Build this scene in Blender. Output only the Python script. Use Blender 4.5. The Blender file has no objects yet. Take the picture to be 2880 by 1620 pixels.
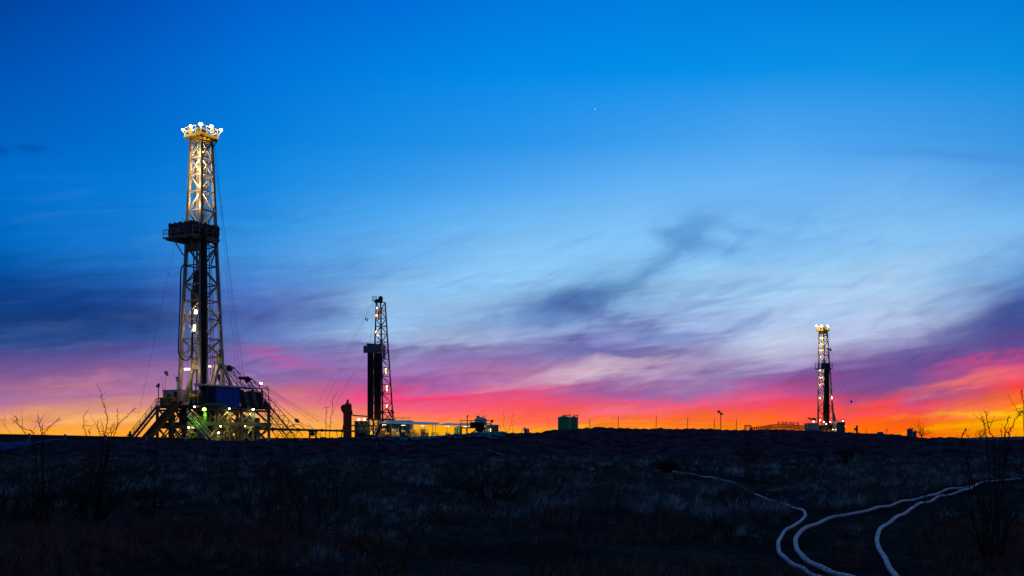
import bpy, math, random
import numpy as np
from mathutils import Vector, Matrix

random.seed(11)
rng = np.random.default_rng(5)
SC = bpy.context.scene
COL = SC.collection
R = math.radians

# ------------------------------------------------------------------ camera
EYE, FPX, HOR = 1.8, 2800.0, 1233.0        # eye height (m), focal length and horizon row on the 2880 px wide photograph
cam = bpy.data.cameras.new('camera')
cam_o = bpy.data.objects.new('camera', cam)
COL.objects.link(cam_o)
cam.sensor_width = 36.0
cam.lens = 36.0 * FPX / 2880.0
cam.shift_y = (HOR - 810.0) / 2880.0
cam.clip_start = 0.1
cam.clip_end = 20000
cam_o.location = (0, 0, EYE)
cam_o.rotation_euler = (R(90), 0, 0)
SC.camera = cam_o

# ------------------------------------------------------------------ colour management
SC.view_settings.view_transform = 'Standard'
SC.view_settings.look = 'None'
SC.view_settings.exposure = 0.0
SC.view_settings.gamma = 1.0
SC.view_settings.use_curve_mapping = False
SC.cycles.use_denoising = True
SC.cycles.max_bounces = 6
SC.cycles.sample_clamp_indirect = 4.0


def s2l(c):
    out = []
    for v in c[:3]:
        v = v / 255.0
        out.append(v / 12.92 if v <= 0.04045 else ((v + 0.055) / 1.055) ** 2.4)
    return tuple(out)


# ------------------------------------------------------------------ dusk sky (world, laid out by compass direction and elevation)
SKY_ROWS = [0, 200, 400, 520, 620, 700, 780, 840, 900, 960, 1010, 1060, 1100, 1140, 1180, 1215]
SKY_COLS = {
    0:    [(0,68,160),(0,84,181),(0,100,194),(0,110,205),(0,108,198),(0,98,183),(4,84,165),(10,72,148),(20,72,136),(36,76,140),(84,76,145),(128,90,150),(152,102,150),(188,120,142),(238,160,104),(253,170,48)],
    360:  [(0,80,182),(0,96,198),(0,109,205),(5,120,215),(15,122,210),(25,116,202),(32,102,184),(36,84,164),(42,80,150),(56,84,152),(100,84,154),(142,100,156),(172,110,152),(218,144,134),(250,174,96),(255,162,42)],
    720:  [(0,98,205),(0,114,216),(5,127,220),(20,136,225),(40,142,224),(60,145,220),(72,132,208),(80,118,198),(84,114,188),(100,124,190),(122,106,174),(150,114,170),(176,118,156),(224,144,126),(251,180,90),(255,165,40)],
    1080: [(0,108,215),(0,128,226),(25,140,228),(50,153,234),(82,168,238),(100,172,235),(112,170,225),(140,186,230),(145,186,226),(150,174,215),(140,118,180),(158,98,164),(204,80,138),(240,90,118),(252,140,80),(255,180,20)],
    1440: [(0,120,220),(0,138,232),(40,148,234),(78,165,240),(110,184,244),(128,192,244),(138,194,240),(146,192,234),(142,178,222),(150,164,212),(140,108,170),(195,118,164),(212,88,142),(255,80,108),(255,100,68),(255,165,10)],
    1800: [(0,126,222),(2,142,234),(60,158,238),(100,178,244),(125,192,246),(132,196,246),(145,198,240),(146,192,234),(138,170,220),(130,132,192),(165,142,190),(150,108,165),(176,88,150),(232,82,115),(255,110,50),(255,145,10)],
    2160: [(0,127,220),(10,145,232),(80,166,240),(106,180,245),(118,186,242),(126,186,240),(156,204,244),(165,204,240),(168,190,228),(190,200,226),(192,178,214),(132,88,165),(220,78,132),(252,70,85),(255,105,25),(255,120,0)],
    2520: [(0,128,218),(15,145,228),(72,160,235),(108,178,240),(130,192,244),(140,196,240),(160,205,242),(168,200,235),(165,184,226),(164,164,212),(125,98,168),(124,76,150),(152,74,142),(240,68,85),(255,82,20),(255,100,12)],
    2880: [(0,126,215),(10,142,224),(60,150,228),(92,165,232),(120,186,240),(128,183,235),(95,150,210),(75,115,182),(66,84,152),(92,70,140),(170,64,134),(235,92,122),(255,72,58),(255,125,5),(255,190,0),(255,160,0)],
}
# soft clouds: (px, py, half width, half height, tilt deg (+ rises to the right), colour, strength)
SKY_CLOUDS = [
    (1930, 650, 62, 34, 38, (72,134,198), .65), (1850, 735, 120, 24, 35, (88,142,200), .5),
    (1760, 790, 150, 26, 32, (84,138,198), .32), (2060, 636, 130, 14, -14, (92,150,214), .4), (1560, 880, 120, 22, 8, (76,118,182), .35),
    (1970, 690, 110, 20, -16, (92,150,212), .4),(2260, 592, 240, 26, -8, (98,162,224), .28),
    (1630, 845, 120, 48, 14, (56,102,168), .8), (1790, 905, 170, 20, -14, (78,95,168), .6),
    (1540, 905, 160, 16, 0, (95,120,185), .4), (1720, 988, 230, 22, -3, (86,92,160), .75),
    (1640, 1042, 150, 22, 4, (212,190,205), .85), (1480, 1062, 110, 14, 10, (205,150,180), .5),
    (1830, 1085, 220, 20, 3, (120,96,160), .6), (850, 868, 120, 34, 8, (70,92,162), .55),
    (700, 900, 150, 24, -20, (72,95,172), .35), (120, 880, 380, 50, 0, (14,50,118), .55),
    (2820, 890, 260, 62, 20, (60,74,146), .75), (2640, 1010, 330, 30, 12, (98,84,152), .5),
    (2470, 1105, 170, 30, -4, (106,84,150), .85), (2330, 950, 300, 42, 14, (190,205,232), .5),
    (2680, 1085, 190, 14, 12, (255,120,112), .75), (2790, 1010, 130, 8, 12, (215,70,130), .5),
    (2780, 1160, 200, 8, 4, (255,205,0), .65), (2740, 1205, 260, 7, 6, (255,190,0), .6),
    (95, 418, 36, 8, 2, (0,72,160), .6), (2, 421, 18, 9, 0, (0,72,160), .6),
    (800, 1012, 120, 11, -6, (188,88,158), .6), (700, 1055, 200, 9, 3, (110,92,165), .5),
    (1200, 1105, 170, 12, 3, (255,52,105), .8), (1160, 1062, 200, 10, 2, (130,80,160), .5),
    (1110, 985, 130, 10, -3, (105,92,168), .7), (1250, 970, 120, 12, 12, (175,195,225), .5),
    (2250, 880, 260, 24, 22, (180,205,238), .45), (1380, 770, 260, 36, 16, (142,200,246), .45),
    (2700, 440, 260, 12, -9, (62,140,216), .5), (240, 1085, 150, 11, 6, (205,130,155), .6),
    (640, 1070, 120, 12, -8, (165,130,185), .5), (100, 1190, 70, 9, 4, (212,125,125), .6),
    (330, 1175, 160, 8, 2, (255,190,105), .5), (1560, 1200, 120, 6, 2, (255,210,20), .5),
    (1750, 1155, 120, 12, 6, (235,120,130), .45), (2000, 1120, 150, 10, 2, (245,90,130), .5),
    (2380, 1160, 170, 9, 3, (255,75,85), .6), (2620, 1180, 120, 8, 5, (255,80,75), .6),
]


def build_world():
    w = bpy.data.worlds.new('World')
    SC.world = w
    w.use_nodes = True
    nt = w.node_tree
    N, L = nt.nodes, nt.links
    N.clear()
    out = N.new('ShaderNodeOutputWorld')
    bg = N.new('ShaderNodeBackground')
    L.new(bg.outputs[0], out.inputs[0])

    def put(sock, v):
        if isinstance(v, (int, float)):
            sock.default_value = v
        elif isinstance(v, tuple):
            sock.default_value = (*v, 1.0) if len(sock.default_value) == 4 else v
        else:
            L.new(v, sock)

    def m(op, a, b=None, c=None, clamp=False):
        n = N.new('ShaderNodeMath')
        n.operation = op
        n.use_clamp = clamp
        for i, v in enumerate((a, b, c)):
            if v is not None:
                put(n.inputs[i], v)
        return n.outputs[0]

    def mix(f, a, b, mode='MIX'):
        n = N.new('ShaderNodeMix')
        n.data_type = 'RGBA'
        n.blend_type = mode
        put(n.inputs[0], f)
        put(n.inputs[6], a)
        put(n.inputs[7], b)
        return n.outputs[2]

    def rng_map(v, a, b, smooth=False):
        n = N.new('ShaderNodeMapRange')
        n.interpolation_type = 'SMOOTHSTEP' if smooth else 'LINEAR'
        put(n.inputs[0], v)
        n.inputs[1].default_value = a
        n.inputs[2].default_value = b
        return n.outputs[0]

    tc = N.new('ShaderNodeTexCoord')
    sep = N.new('ShaderNodeSeparateXYZ')
    L.new(tc.outputs['Generated'], sep.inputs[0])
    x, y, z = sep.outputs
    a0 = m('ARCTAN2', x, y)
    hor = m('SQRT', m('ADD', m('MULTIPLY', x, x), m('MULTIPLY', y, y)))
    v0 = m('DIVIDE', z, m('MAXIMUM', hor, 1e-4))

    def noise(sa, sv, tilt, scale, detail, seed, dist=0.0):
        cb = N.new('ShaderNodeCombineXYZ')
        put(cb.inputs[0], m('MULTIPLY', a0, sa))
        put(cb.inputs[1], m('MULTIPLY', m('SUBTRACT', v0, m('MULTIPLY', a0, tilt)), sv))
        cb.inputs[2].default_value = seed
        n = N.new('ShaderNodeTexNoise')
        L.new(cb.outputs[0], n.inputs['Vector'])
        n.inputs['Scale'].default_value = scale
        n.inputs['Detail'].default_value = detail
        n.inputs['Roughness'].default_value = 0.55
        n.inputs['Distortion'].default_value = dist
        return m('SUBTRACT', n.outputs['Fac'], 0.5)

    n1 = noise(4, 26, 0.06, 1.0, 4, 3.1, 0.6)       # broad streaks
    n2 = noise(9, 95, 0.10, 1.0, 5, 7.7, 0.5)       # fine cirrus threads
    n3 = noise(7, 12, 0.1, 1.0, 3, 1.4)             # lumps
    n4 = noise(26, 120, 0.25, 1.0, 3, 5.2, 0.8)     # mottles
    low = rng_map(v0, 0.30, 0.05, True)             # clouds fade out towards the clear upper sky
    warp = m('MULTIPLY', low, m('ADD', m('MULTIPLY', n1, 0.034), m('MULTIPLY', n2, 0.024)))
    v = m('ADD', v0, warp)
    a = m('ADD', a0, m('MULTIPLY', low, m('ADD', m('MULTIPLY', n3, 0.14), m('MULTIPLY', n2, 0.05))))
    el = m('DIVIDE', m('ARCTANGENT', v), math.pi / 2)

    col, prev = None, None
    for px, cs in SKY_COLS.items():
        ai = math.atan((px - 1440) / FPX)
        ramp = N.new('ShaderNodeValToRGB')
        cr = ramp.color_ramp
        cr.interpolation = 'LINEAR'
        stops = []
        for py, c in zip(SKY_ROWS, cs):
            vi = (HOR - py) / FPX * math.cos(ai)
            stops.append((math.atan(vi) / (math.pi / 2), s2l(c)))
        top = s2l(cs[0])
        stops.append((-1, None))
        stops = [s for s in stops if s[1]]
        stops.append((0.0, s2l(cs[-1])))
        stops.append((0.36, tuple(t * 0.60 for t in top)))
        stops.append((0.55, tuple(t * 0.22 for t in top)))
        stops.append((1.0, (0.004, 0.045, 0.150)))
        stops.sort(key=lambda s: s[0])
        cr.elements[0].position = stops[0][0]
        cr.elements[0].color = (*stops[0][1], 1)
        cr.elements[1].position = stops[-1][0]
        cr.elements[1].color = (*stops[-1][1], 1)
        for p, c in stops[1:-1]:
            e = cr.elements.new(p)
            e.color = (*c, 1)
        L.new(el, ramp.inputs[0])
        if col is None:
            col = ramp.outputs[0]
        else:
            col = mix(rng_map(a, prev, ai), col, ramp.outputs[0])
        prev = ai

    nb1, nb2 = noise(14, 26, 0.1, 1.0, 5, 4.4, 0.8), noise(16, 40, 0.2, 1.0, 6, 8.8, 1.0)
    ab = m('ADD', a, m('MULTIPLY', nb1, 0.075))
    vb = m('ADD', v, m('MULTIPLY', m('MULTIPLY', low, nb2), 0.034))
    for px, py, hw, hh, tilt, c, k in SKY_CLOUDS:
        ai = math.atan((px - 1440) / FPX)
        ca = math.cos(ai)
        vi = (HOR - py) / FPX * ca
        t = R(tilt)
        da, dv = m('SUBTRACT', ab, ai), m('SUBTRACT', vb, vi)
        p = m('DIVIDE', m('ADD', m('MULTIPLY', da, math.cos(t)), m('MULTIPLY', dv, math.sin(t))), hw / FPX * ca * ca)
        q = m('DIVIDE', m('SUBTRACT', m('MULTIPLY', dv, math.cos(t)), m('MULTIPLY', da, math.sin(t))), hh / FPX)
        r2 = m('ADD', m('MULTIPLY', p, p), m('MULTIPLY', q, q))
        g = m('MULTIPLY', m('EXPONENT', m('MULTIPLY', r2, -0.7)), k)
        col = mix(g, col, s2l(c))

    # torn, wispy grey blue cloud and pale threads between
    n5 = noise(9, 30, 0.30, 1.0, 7, 9.3, 1.6)
    n6 = noise(6, 44, 0.16, 1.0, 7, 2.6, 1.2)
    ctr = m('MULTIPLY', low, rng_map(v0, 0.02, 0.10, True))
    col = mix(m('MULTIPLY', ctr, m('MULTIPLY', rng_map(n5, 0.01, 0.22, True), 0.58)), col, mix(1.0, col, (0.50, 0.58, 0.72), 'MULTIPLY'))
    col = mix(m('MULTIPLY', ctr, m('MULTIPLY', rng_map(n6, 0.03, 0.24, True), 0.55)), col, mix(1.0, mix(0.03, col, (1.0, 1.0, 1.0)), (1.34, 1.24, 1.10), 'MULTIPLY'))
    # thin streaks of brighter and darker cirrus
    mod = m('ADD', 1.0, m('MULTIPLY', low, m('ADD', m('ADD', m('MULTIPLY', n2, 0.45), m('MULTIPLY', n4, 0.35)), m('MULTIPLY', n1, 0.40))))
    vm = N.new('ShaderNodeVectorMath')
    vm.operation = 'SCALE'
    L.new(col, vm.inputs[0])
    L.new(mod, vm.inputs['Scale'])
    col = vm.outputs[0]

    # a lone planet
    ai = math.atan((1674 - 1440) / FPX)
    vi = (HOR - 307) / FPX * math.cos(ai)
    d2 = m('ADD', m('POWER', m('SUBTRACT', a0, ai), 2), m('POWER', m('SUBTRACT', v0, vi), 2))
    star = m('LESS_THAN', d2, (1.6 / FPX) ** 2)
    col = mix(m('MULTIPLY', star, .6), col, (1.0, 1.0, 1.0))

    # the dark sky away from the afterglow
    back = N.new('ShaderNodeValToRGB')
    cr = back.color_ramp
    cr.elements[0].position = 0.0
    cr.elements[0].color = (0.070, 0.090, 0.170, 1)
    cr.elements[1].position = 1.0
    cr.elements[1].color = (0.004, 0.045, 0.150, 1)
    e = cr.elements.new(0.25)
    e.color = (0.040, 0.080, 0.190, 1)
    L.new(el, back.inputs[0])
    col = mix(rng_map(m('ABSOLUTE', a0), R(32), R(95), True), col, back.outputs[0])
    # nothing shines from under the horizon
    col = mix(rng_map(v0, -0.004, -0.02), col, (0.002, 0.002, 0.004))
    L.new(col, bg.inputs['Color'])
    bg.inputs['Strength'].default_value = 1.0


build_world()

# the sun has just set behind the right edge: a last faint, wide, warm glow
sun = bpy.data.lights.new('sun', 'SUN')
sun.energy = 0.012
sun.angle = R(12)
sun.color = (1.0, 0.55, 0.25)
sun_o = bpy.data.objects.new('sun', sun)
COL.objects.link(sun_o)
sun_o.rotation_euler = (R(87), 0, R(180 - 34))


# ------------------------------------------------------------------ helpers
def P(px, py, Y):
    return Vector(((px - 1440) / FPX * Y, Y, EYE + (HOR - py) / FPX * Y))


def G(px, py, z=0.0):
    """the spot of the ground (raised by z) seen at (px, py)"""
    d = (EYE - z) * FPX / (py - HOR)
    for _ in range(25):
        g = float(gh((px - 1440) / FPX * d, d)) + z
        d += .5 * ((EYE - g) * FPX / (py - HOR) - d)
    return Vector(((px - 1440) / FPX * d, d, g))


MATS = {}


def mat(name, col=(.5, .5, .5), rough=.6, metal=0.0, vary=0.25, scale=3.0, emit=None, power=0.0, bump=0.0, col2=None, coords='Object', two=0.5, spec=None):
    if name in MATS:
        return MATS[name]
    m = bpy.data.materials.new(name)
    m.use_nodes = True
    nt = m.node_tree
    b = nt.nodes['Principled BSDF']
    b.inputs['Roughness'].default_value = rough
    b.inputs['Metallic'].default_value = metal
    if spec is not None:
        b.inputs['Specular IOR Level'].default_value = spec
    if emit:
        b.inputs['Base Color'].default_value = (*emit, 1)
        b.inputs['Emission Color'].default_value = (*emit, 1)
        b.inputs['Emission Strength'].default_value = power
    else:
        tc = nt.nodes.new('ShaderNodeTexCoord')
        no = nt.nodes.new('ShaderNodeTexNoise')
        no.inputs['Scale'].default_value = scale
        no.inputs['Detail'].default_value = 5
        nt.links.new(tc.outputs[coords], no.inputs['Vector'])
        cr = nt.nodes.new('ShaderNodeValToRGB')
        c2 = col2 if col2 else tuple(c * (1 - vary) for c in col)
        cr.color_ramp.elements[0].color = (*c2, 1)
        cr.color_ramp.elements[0].position = two - .15
        cr.color_ramp.elements[1].color = (*col, 1)
        cr.color_ramp.elements[1].position = two + .12
        nt.links.new(no.outputs['Fac'], cr.inputs[0])
        nt.links.new(cr.outputs[0], b.inputs['Base Color'])
        if bump:
            bp = nt.nodes.new('ShaderNodeBump')
            bp.inputs['Strength'].default_value = bump
            bp.inputs['Distance'].default_value = 0.05
            nt.links.new(no.outputs['Fac'], bp.inputs['Height'])
            nt.links.new(bp.outputs[0], b.inputs['Normal'])
    MATS[name] = m
    return m


class MB:
    """collects shapes and links them as ONE mesh object"""
    def __init__(s, off=None):
        s.v, s.f, s.mi, s.cur = [], [], [], 0
        s.off = Vector(off) if off is not None else Vector((0, 0, 0))

    def _add(s, vs, fs):
        k = len(s.v)
        s.v += [tuple(Vector(p) - s.off) for p in vs]
        s.f += [tuple(k + i for i in f) for f in fs]
        s.mi += [s.cur] * len(fs)

    def hexa(s, c):
        s._add(c, [(0, 3, 2, 1), (4, 5, 6, 7), (0, 1, 5, 4), (1, 2, 6, 5), (2, 3, 7, 6), (3, 0, 4, 7)])

    def box(s, lo, hi):
        (a, b, c), (d, e, f) = lo, hi
        s.hexa([(a, b, c), (d, b, c), (d, e, c), (a, e, c), (a, b, f), (d, b, f), (d, e, f), (a, e, f)])

    def beam(s, p, q, w, h=None):
        h = h or w
        p, q = Vector(p), Vector(q)
        d = (q - p)
        if d.length < 1e-6:
            return
        d.normalize()
        up = Vector((0, 0, 1)) if abs(d.z) < .95 else Vector((1, 0, 0))
        sx = d.cross(up).normalized()
        sy = sx.cross(d).normalized()
        c = []
        for e in (p, q):
            for i, j in ((-1, -1), (1, -1), (1, 1), (-1, 1)):
                c.append(e + sx * (i * w / 2) + sy * (j * h / 2))
        s.hexa(c)

    def tube(s, pts, r, n=6, caps=True):
        pts = [Vector(p) for p in pts]
        rs = r if isinstance(r, (list, tuple)) else [r] * len(pts)
        ref = None
        vs = []
        for i, p in enumerate(pts):
            t = (pts[min(i + 1, len(pts) - 1)] - pts[max(i - 1, 0)])
            t = t.normalized() if t.length > 1e-9 else Vector((0, 0, 1))
            if ref is None:
                ref = t.cross(Vector((0, 0, 1)) if abs(t.z) < .9 else Vector((1, 0, 0))).normalized()
            ref = (ref - t * ref.dot(t))
            ref = ref.normalized() if ref.length > 1e-6 else t.orthogonal().normalized()
            o = t.cross(ref)
            for k in range(n):
                a = 2 * math.pi * k / n
                vs.append(p + (ref * math.cos(a) + o * math.sin(a)) * rs[i])
        fs = []
        for i in range(len(pts) - 1):
            for k in range(n):
                k2 = (k + 1) % n
                fs.append((i * n + k, i * n + k2, (i + 1) * n + k2, (i + 1) * n + k))
        if caps:
            fs.append(tuple(range(n - 1, -1, -1)))
            fs.append(tuple((len(pts) - 1) * n + k for k in range(n)))
        s._add(vs, fs)

    def lathe(s, c, prof, n=20):
        """prof: (radius, z) pairs round a vertical axis through c"""
        c = Vector(c)
        vs = []
        for r, z in prof:
            for k in range(n):
                a = 2 * math.pi * k / n
                vs.append(c + Vector((r * math.cos(a), r * math.sin(a), z)))
        fs = []
        for i in range(len(prof) - 1):
            for k in range(n):
                k2 = (k + 1) % n
                fs.append((i * n + k, i * n + k2, (i + 1) * n + k2, (i + 1) * n + k))
        fs.append(tuple(range(n - 1, -1, -1)))
        fs.append(tuple((len(prof) - 1) * n + k for k in range(n)))
        s._add(vs, fs)

    def ball(s, c, r, n=8, sx=1, sy=1, sz=1):
        c = Vector(c)
        vs, fs = [], []
        for i in range(n // 2 + 1):
            t = math.pi * i / (n // 2)
            for k in range(n):
                a = 2 * math.pi * k / n
                vs.append(c + Vector((r * sx * math.sin(t) * math.cos(a), r * sy * math.sin(t) * math.sin(a), r * sz * math.cos(t))))
        for i in range(n // 2):
            for k in range(n):
                k2 = (k + 1) % n
                fs.append((i * n + k, (i + 1) * n + k, (i + 1) * n + k2, i * n + k2))
        s._add(vs, fs)

    def grid(s, rows):
        nr, nc = len(rows), len(rows[0])
        vs = [p for r in rows for p in r]
        fs = [(i * nc + j, i * nc + j + 1, (i + 1) * nc + j + 1, (i + 1) * nc + j) for i in range(nr - 1) for j in range(nc - 1)]
        s._add(vs, fs)

    def pieces(s):
        n = len(s.v)
        par = list(range(n))

        def find(a):
            while par[a] != a:
                par[a] = par[par[a]]
                a = par[a]
            return a
        for f in s.f:
            r = find(f[0])
            for k in f[1:]:
                q = find(k)
                if q != r:
                    par[q] = r
        ids = {}
        isl = [ids.setdefault(find(k), len(ids)) for k in range(n)]
        k = len(ids)
        if k < 2 or k > 2500:
            return None
        pts, il = np.array(s.v), np.array(isl)
        lo, hi = np.full((k, 3), np.inf), np.full((k, 3), -np.inf)
        np.minimum.at(lo, il, pts)
        np.maximum.at(hi, il, pts)
        size = (hi - lo).max(axis=1)
        gap = np.maximum(0, np.maximum(lo[:, None] - hi[None], lo[None] - hi[:, None]))
        near = np.sqrt((gap ** 2).sum(2)) <= np.maximum(.02, .45 * np.maximum(size[:, None], size[None]))
        grp = -np.ones(k, int)
        g = 0
        for i in range(k):
            if grp[i] < 0:
                todo = [i]
                grp[i] = g
                while todo:
                    j = todo.pop()
                    for q in np.nonzero(near[j] & (grp < 0))[0]:
                        grp[q] = g
                        todo.append(q)
                g += 1
        return (grp[il], g) if g > 1 else None

    def build(s, name, m, parent=None, smooth=False):
        """one mesh object; pieces that stand apart become objects of their own with the same name"""
        got = s.pieces() if (parent is not None and not isinstance(m, (list, tuple))) else None
        if got:
            which, g = got
            first = None
            for k in range(g):
                p = MB()
                idx = np.nonzero(which == k)[0]
                new = {int(a): b for b, a in enumerate(idx)}
                p.v = [s.v[int(a)] for a in idx]
                p.f = [tuple(new[a] for a in f) for f in s.f if f[0] in new]
                p.mi = [0] * len(p.f)
                o = p.build_one(name, m, parent, smooth)
                first = first or o
            return first
        return s.build_one(name, m, parent, smooth)

    def build_one(s, name, m, parent=None, smooth=False):
        me = bpy.data.meshes.new(name)
        me.from_pydata(s.v, [], s.f)
        for mm in (m if isinstance(m, (list, tuple)) else [m]):
            me.materials.append(mm)
        if isinstance(m, (list, tuple)):
            me.polygons.foreach_set('material_index', s.mi)
        if smooth:
            me.polygons.foreach_set('use_smooth', [True] * len(me.polygons))
        me.update()
        o = bpy.data.objects.new(name, me)
        COL.objects.link(o)
        if parent is not None:
            o.parent = parent
        return o


def tag(o, label=None, cat=None, group=None, kind=None):
    for k, v in (('label', label), ('category', cat), ('group', group), ('kind', kind)):
        if v:
            o[k] = v
    return o


def thing(name, label, cat, loc=(0, 0, 0), rz=0.0, group=None):
    o = bpy.data.objects.new(name, None)
    o.empty_display_size = 0.5
    COL.objects.link(o)
    o.location = loc
    o.rotation_euler = (0, 0, rz)
    return tag(o, label, cat, group)


def copy_tree(o, parent=None):
    c = o.copy()
    COL.objects.link(c)
    if parent is not None:
        c.parent = parent
    for ch in list(o.children):
        copy_tree(ch, c)
    return c


class Frame:
    """a thing's own axes: origin on the ground, turned by rz"""
    def __init__(s, o, rz=0.0):
        s.o, s.rz = Vector(o), rz
        s.c, s.s = math.cos(rz), math.sin(rz)

    def inv(s, w):
        d = Vector(w) - s.o
        return Vector((d.x * s.c + d.y * s.s, -d.x * s.s + d.y * s.c, d.z))

    def P(s, px, py, Y):
        return s.inv(P(px, py, Y))

    def onb(s, px, py, b):          # the point of the plane local y = b seen at (px, py)
        k = (px - 1440) / FPX
        # X = ox + a c - b s ; Y = oy + a s + b c ; X = k Y
        a = (k * (s.o.y + b * s.c) - s.o.x + b * s.s) / (s.c - k * s.s)
        Y = s.o.y + a * s.s + b * s.c
        return Vector((a, b, EYE + (HOR - py) / FPX * Y - s.o.z))

    def ona(s, px, py, a):          # the point of the plane local x = a seen at (px, py)
        k = (px - 1440) / FPX
        b = (s.o.x + a * s.c - k * (s.o.y + a * s.s)) / (s.s + k * s.c)
        Y = s.o.y + a * s.s + b * s.c
        return Vector((a, b, EYE + (HOR - py) / FPX * Y - s.o.z))


# materials -----------------------------------------------------------
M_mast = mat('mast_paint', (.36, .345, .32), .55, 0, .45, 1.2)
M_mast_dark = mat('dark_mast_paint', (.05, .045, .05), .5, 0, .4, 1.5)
M_yellow = mat('yellow_paint', (.85, .58, .002), .6, 0, .3, 2)
M_steel = mat('grey_steel', (.22, .22, .22), .5, .2, .5, 1.6)
M_dark = mat('dark_steel', (.035, .034, .036), .55, .2, .5, 2)
M_sub = mat('lamp_tinted_substructure', (.105, .115, .07), .5, .1, .5, 1.8)  # olive tint puts yellow-green lamp light into the steel's colour
M_black = mat('black_rubber', (.008, .008, .009), .7, 0, .4, 4)
M_tarp = mat('black_tarpaulin', (.012, .014, .02), .38, 0, .5, 3)
M_pipe = mat('drill_pipe_steel', (.022, .019, .018), .5, .4, .5, 2)
M_blue = mat('blue_panel_paint', (.010, .085, .50), .8, 0, .35, .8)
M_blue_d = mat('dark_blue_panel_paint', (.006, .035, .17), .8, 0, .35, .8)
M_white = mat('white_paint', (.62, .63, .64), .5, 0, .25, 1.5)
M_green = mat('green_tank_paint', (.012, .36, .13), .5, 0, .3, .9)
M_teal = mat('teal_paint', (.015, .15, .16), .45, 0, .4, .9)
M_red = mat('red_paint', (.55, .022, .016), .4, 0, .4, 1.4)
M_rust = mat('rusty_steel', (.06, .028, .016), .8, .2, .6, 3)
M_orange = mat('orange_cloth', (.85, .09, .02), .8, 0, .2, 3)
M_tin = mat('galvanised_sheet', (.45, .48, .5), .35, .5, .3, 1.0)
M_bluegrey = mat('blue_grey_sheet', (.10, .14, .20), .4, .3, .4, .8)
M_wire = mat('steel_wire', (.03, .03, .03), .6, .3, .2, 3)
M_bark = mat('mesquite_bark', (.018, .013, .011), .9, 0, .5, 6)
M_bark_red = mat('reddish_bark', (.05, .022, .016), .85, 0, .5, 6)
M_glass = mat('dark_glass', (.01, .012, .015), .1, 0, .2, 3)
WARM = (1.0, .80, .50)
M_lampw = mat('white_lamp_lens', emit=(1, .88, .64), power=10)
M_lampd = mat('mast_tube_lens', emit=(1, .86, .60), power=9)
M_lampy = mat('yellow_lamp_lens', emit=(1, .80, .30), power=10)
M_lampg = mat('green_lamp_lens', emit=(.42, 1, .06), power=14)
M_lampf = mat('far_lamp_lens', emit=(1, .84, .58), power=12)
M_lampcool = mat('cool_lamp_lens', emit=(1, .90, .85), power=10)
M_window = mat('lit_window', emit=(1, .75, .38), power=1.6)

# ------------------------------------------------------------------ ground


def gh(x, y):
    d = np.sqrt(np.asarray(x) ** 2 + np.asarray(y) ** 2)
    f = np.clip((d - 4) / 8, 0, 1) * np.clip((150 - d) / 60, 0, 1)
    return f * .5 * (.05 * np.sin(x * .9 + .6 * np.sin(y * .5)) + .05 * np.sin(y * .62 + 1.3 * np.sin(x * .31)) + .035 * np.sin(x * 1.9 + y * 1.1))


def ground():
    na = 640
    rad = np.concatenate([[0.3], np.geomspace(2.5, 160, 190), np.geomspace(175, 9000, 30)])
    ang = np.linspace(0, 2 * np.pi, na, endpoint=False)
    rr, aa = np.meshgrid(rad, ang, indexing='ij')
    X, Y = rr * np.cos(aa), rr * np.sin(aa)
    Z = gh(X, Y)
    co = np.stack([X, Y, Z], -1).reshape(-1, 3)
    i, j = np.meshgrid(np.arange(len(rad) - 1), np.arange(na), indexing='ij')
    j2 = (j + 1) % na
    q = np.stack([i * na + j, (i + 1) * na + j, (i + 1) * na + j2, i * na + j2], -1).reshape(-1, 4)
    faces = [tuple(range(na - 1, -1, -1))]
    me = bpy.data.meshes.new('ground')
    me.from_pydata(co.tolist(), [], q.tolist() + [tuple(range(na))])
    m = bpy.data.materials.new('prairie_soil')
    m.use_nodes = True
    nt = m.node_tree
    b = nt.nodes['Principled BSDF']
    b.inputs['Roughness'].default_value = 1
    b.inputs['Specular IOR Level'].default_value = 0.0
    tc = nt.nodes.new('ShaderNodeTexCoord')
    cols = []
    for sc, c1, c2 in ((.35, (.024, .022, .021), (.066, .062, .056)), (6, (.4, .4, .4), (1.3, 1.3, 1.3))):
        no = nt.nodes.new('ShaderNodeTexNoise')
        no.inputs['Scale'].default_value = sc
        no.inputs['Detail'].default_value = 7
        nt.links.new(tc.outputs['Object'], no.inputs['Vector'])
        cr = nt.nodes.new('ShaderNodeValToRGB')
        cr.color_ramp.elements[0].position = .35
        cr.color_ramp.elements[1].position = .65
        cr.color_ramp.elements[0].color = (*c1, 1)
        cr.color_ramp.elements[1].color = (*c2, 1)
        nt.links.new(no.outputs['Fac'], cr.inputs[0])
        cols.append(cr.outputs[0])
        last = no
    mx = nt.nodes.new('ShaderNodeMix')
    mx.data_type = 'RGBA'
    mx.blend_type = 'MULTIPLY'
    mx.inputs[0].default_value = 1
    nt.links.new(cols[0], mx.inputs[6])
    nt.links.new(cols[1], mx.inputs[7])
    nt.links.new(mx.outputs[2], b.inputs['Base Color'])
    bp = nt.nodes.new('ShaderNodeBump')
    bp.inputs['Strength'].default_value = .8
    bp.inputs['Distance'].default_value = .06
    nt.links.new(last.outputs['Fac'], bp.inputs['Height'])
    nt.links.new(bp.outputs[0], b.inputs['Normal'])
    me.materials.append(m)
    me.polygons.foreach_set('use_smooth', [True] * len(me.polygons))
    o = bpy.data.objects.new('ground', me)
    COL.objects.link(o)
    tag(o, kind='structure')


ground()

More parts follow.
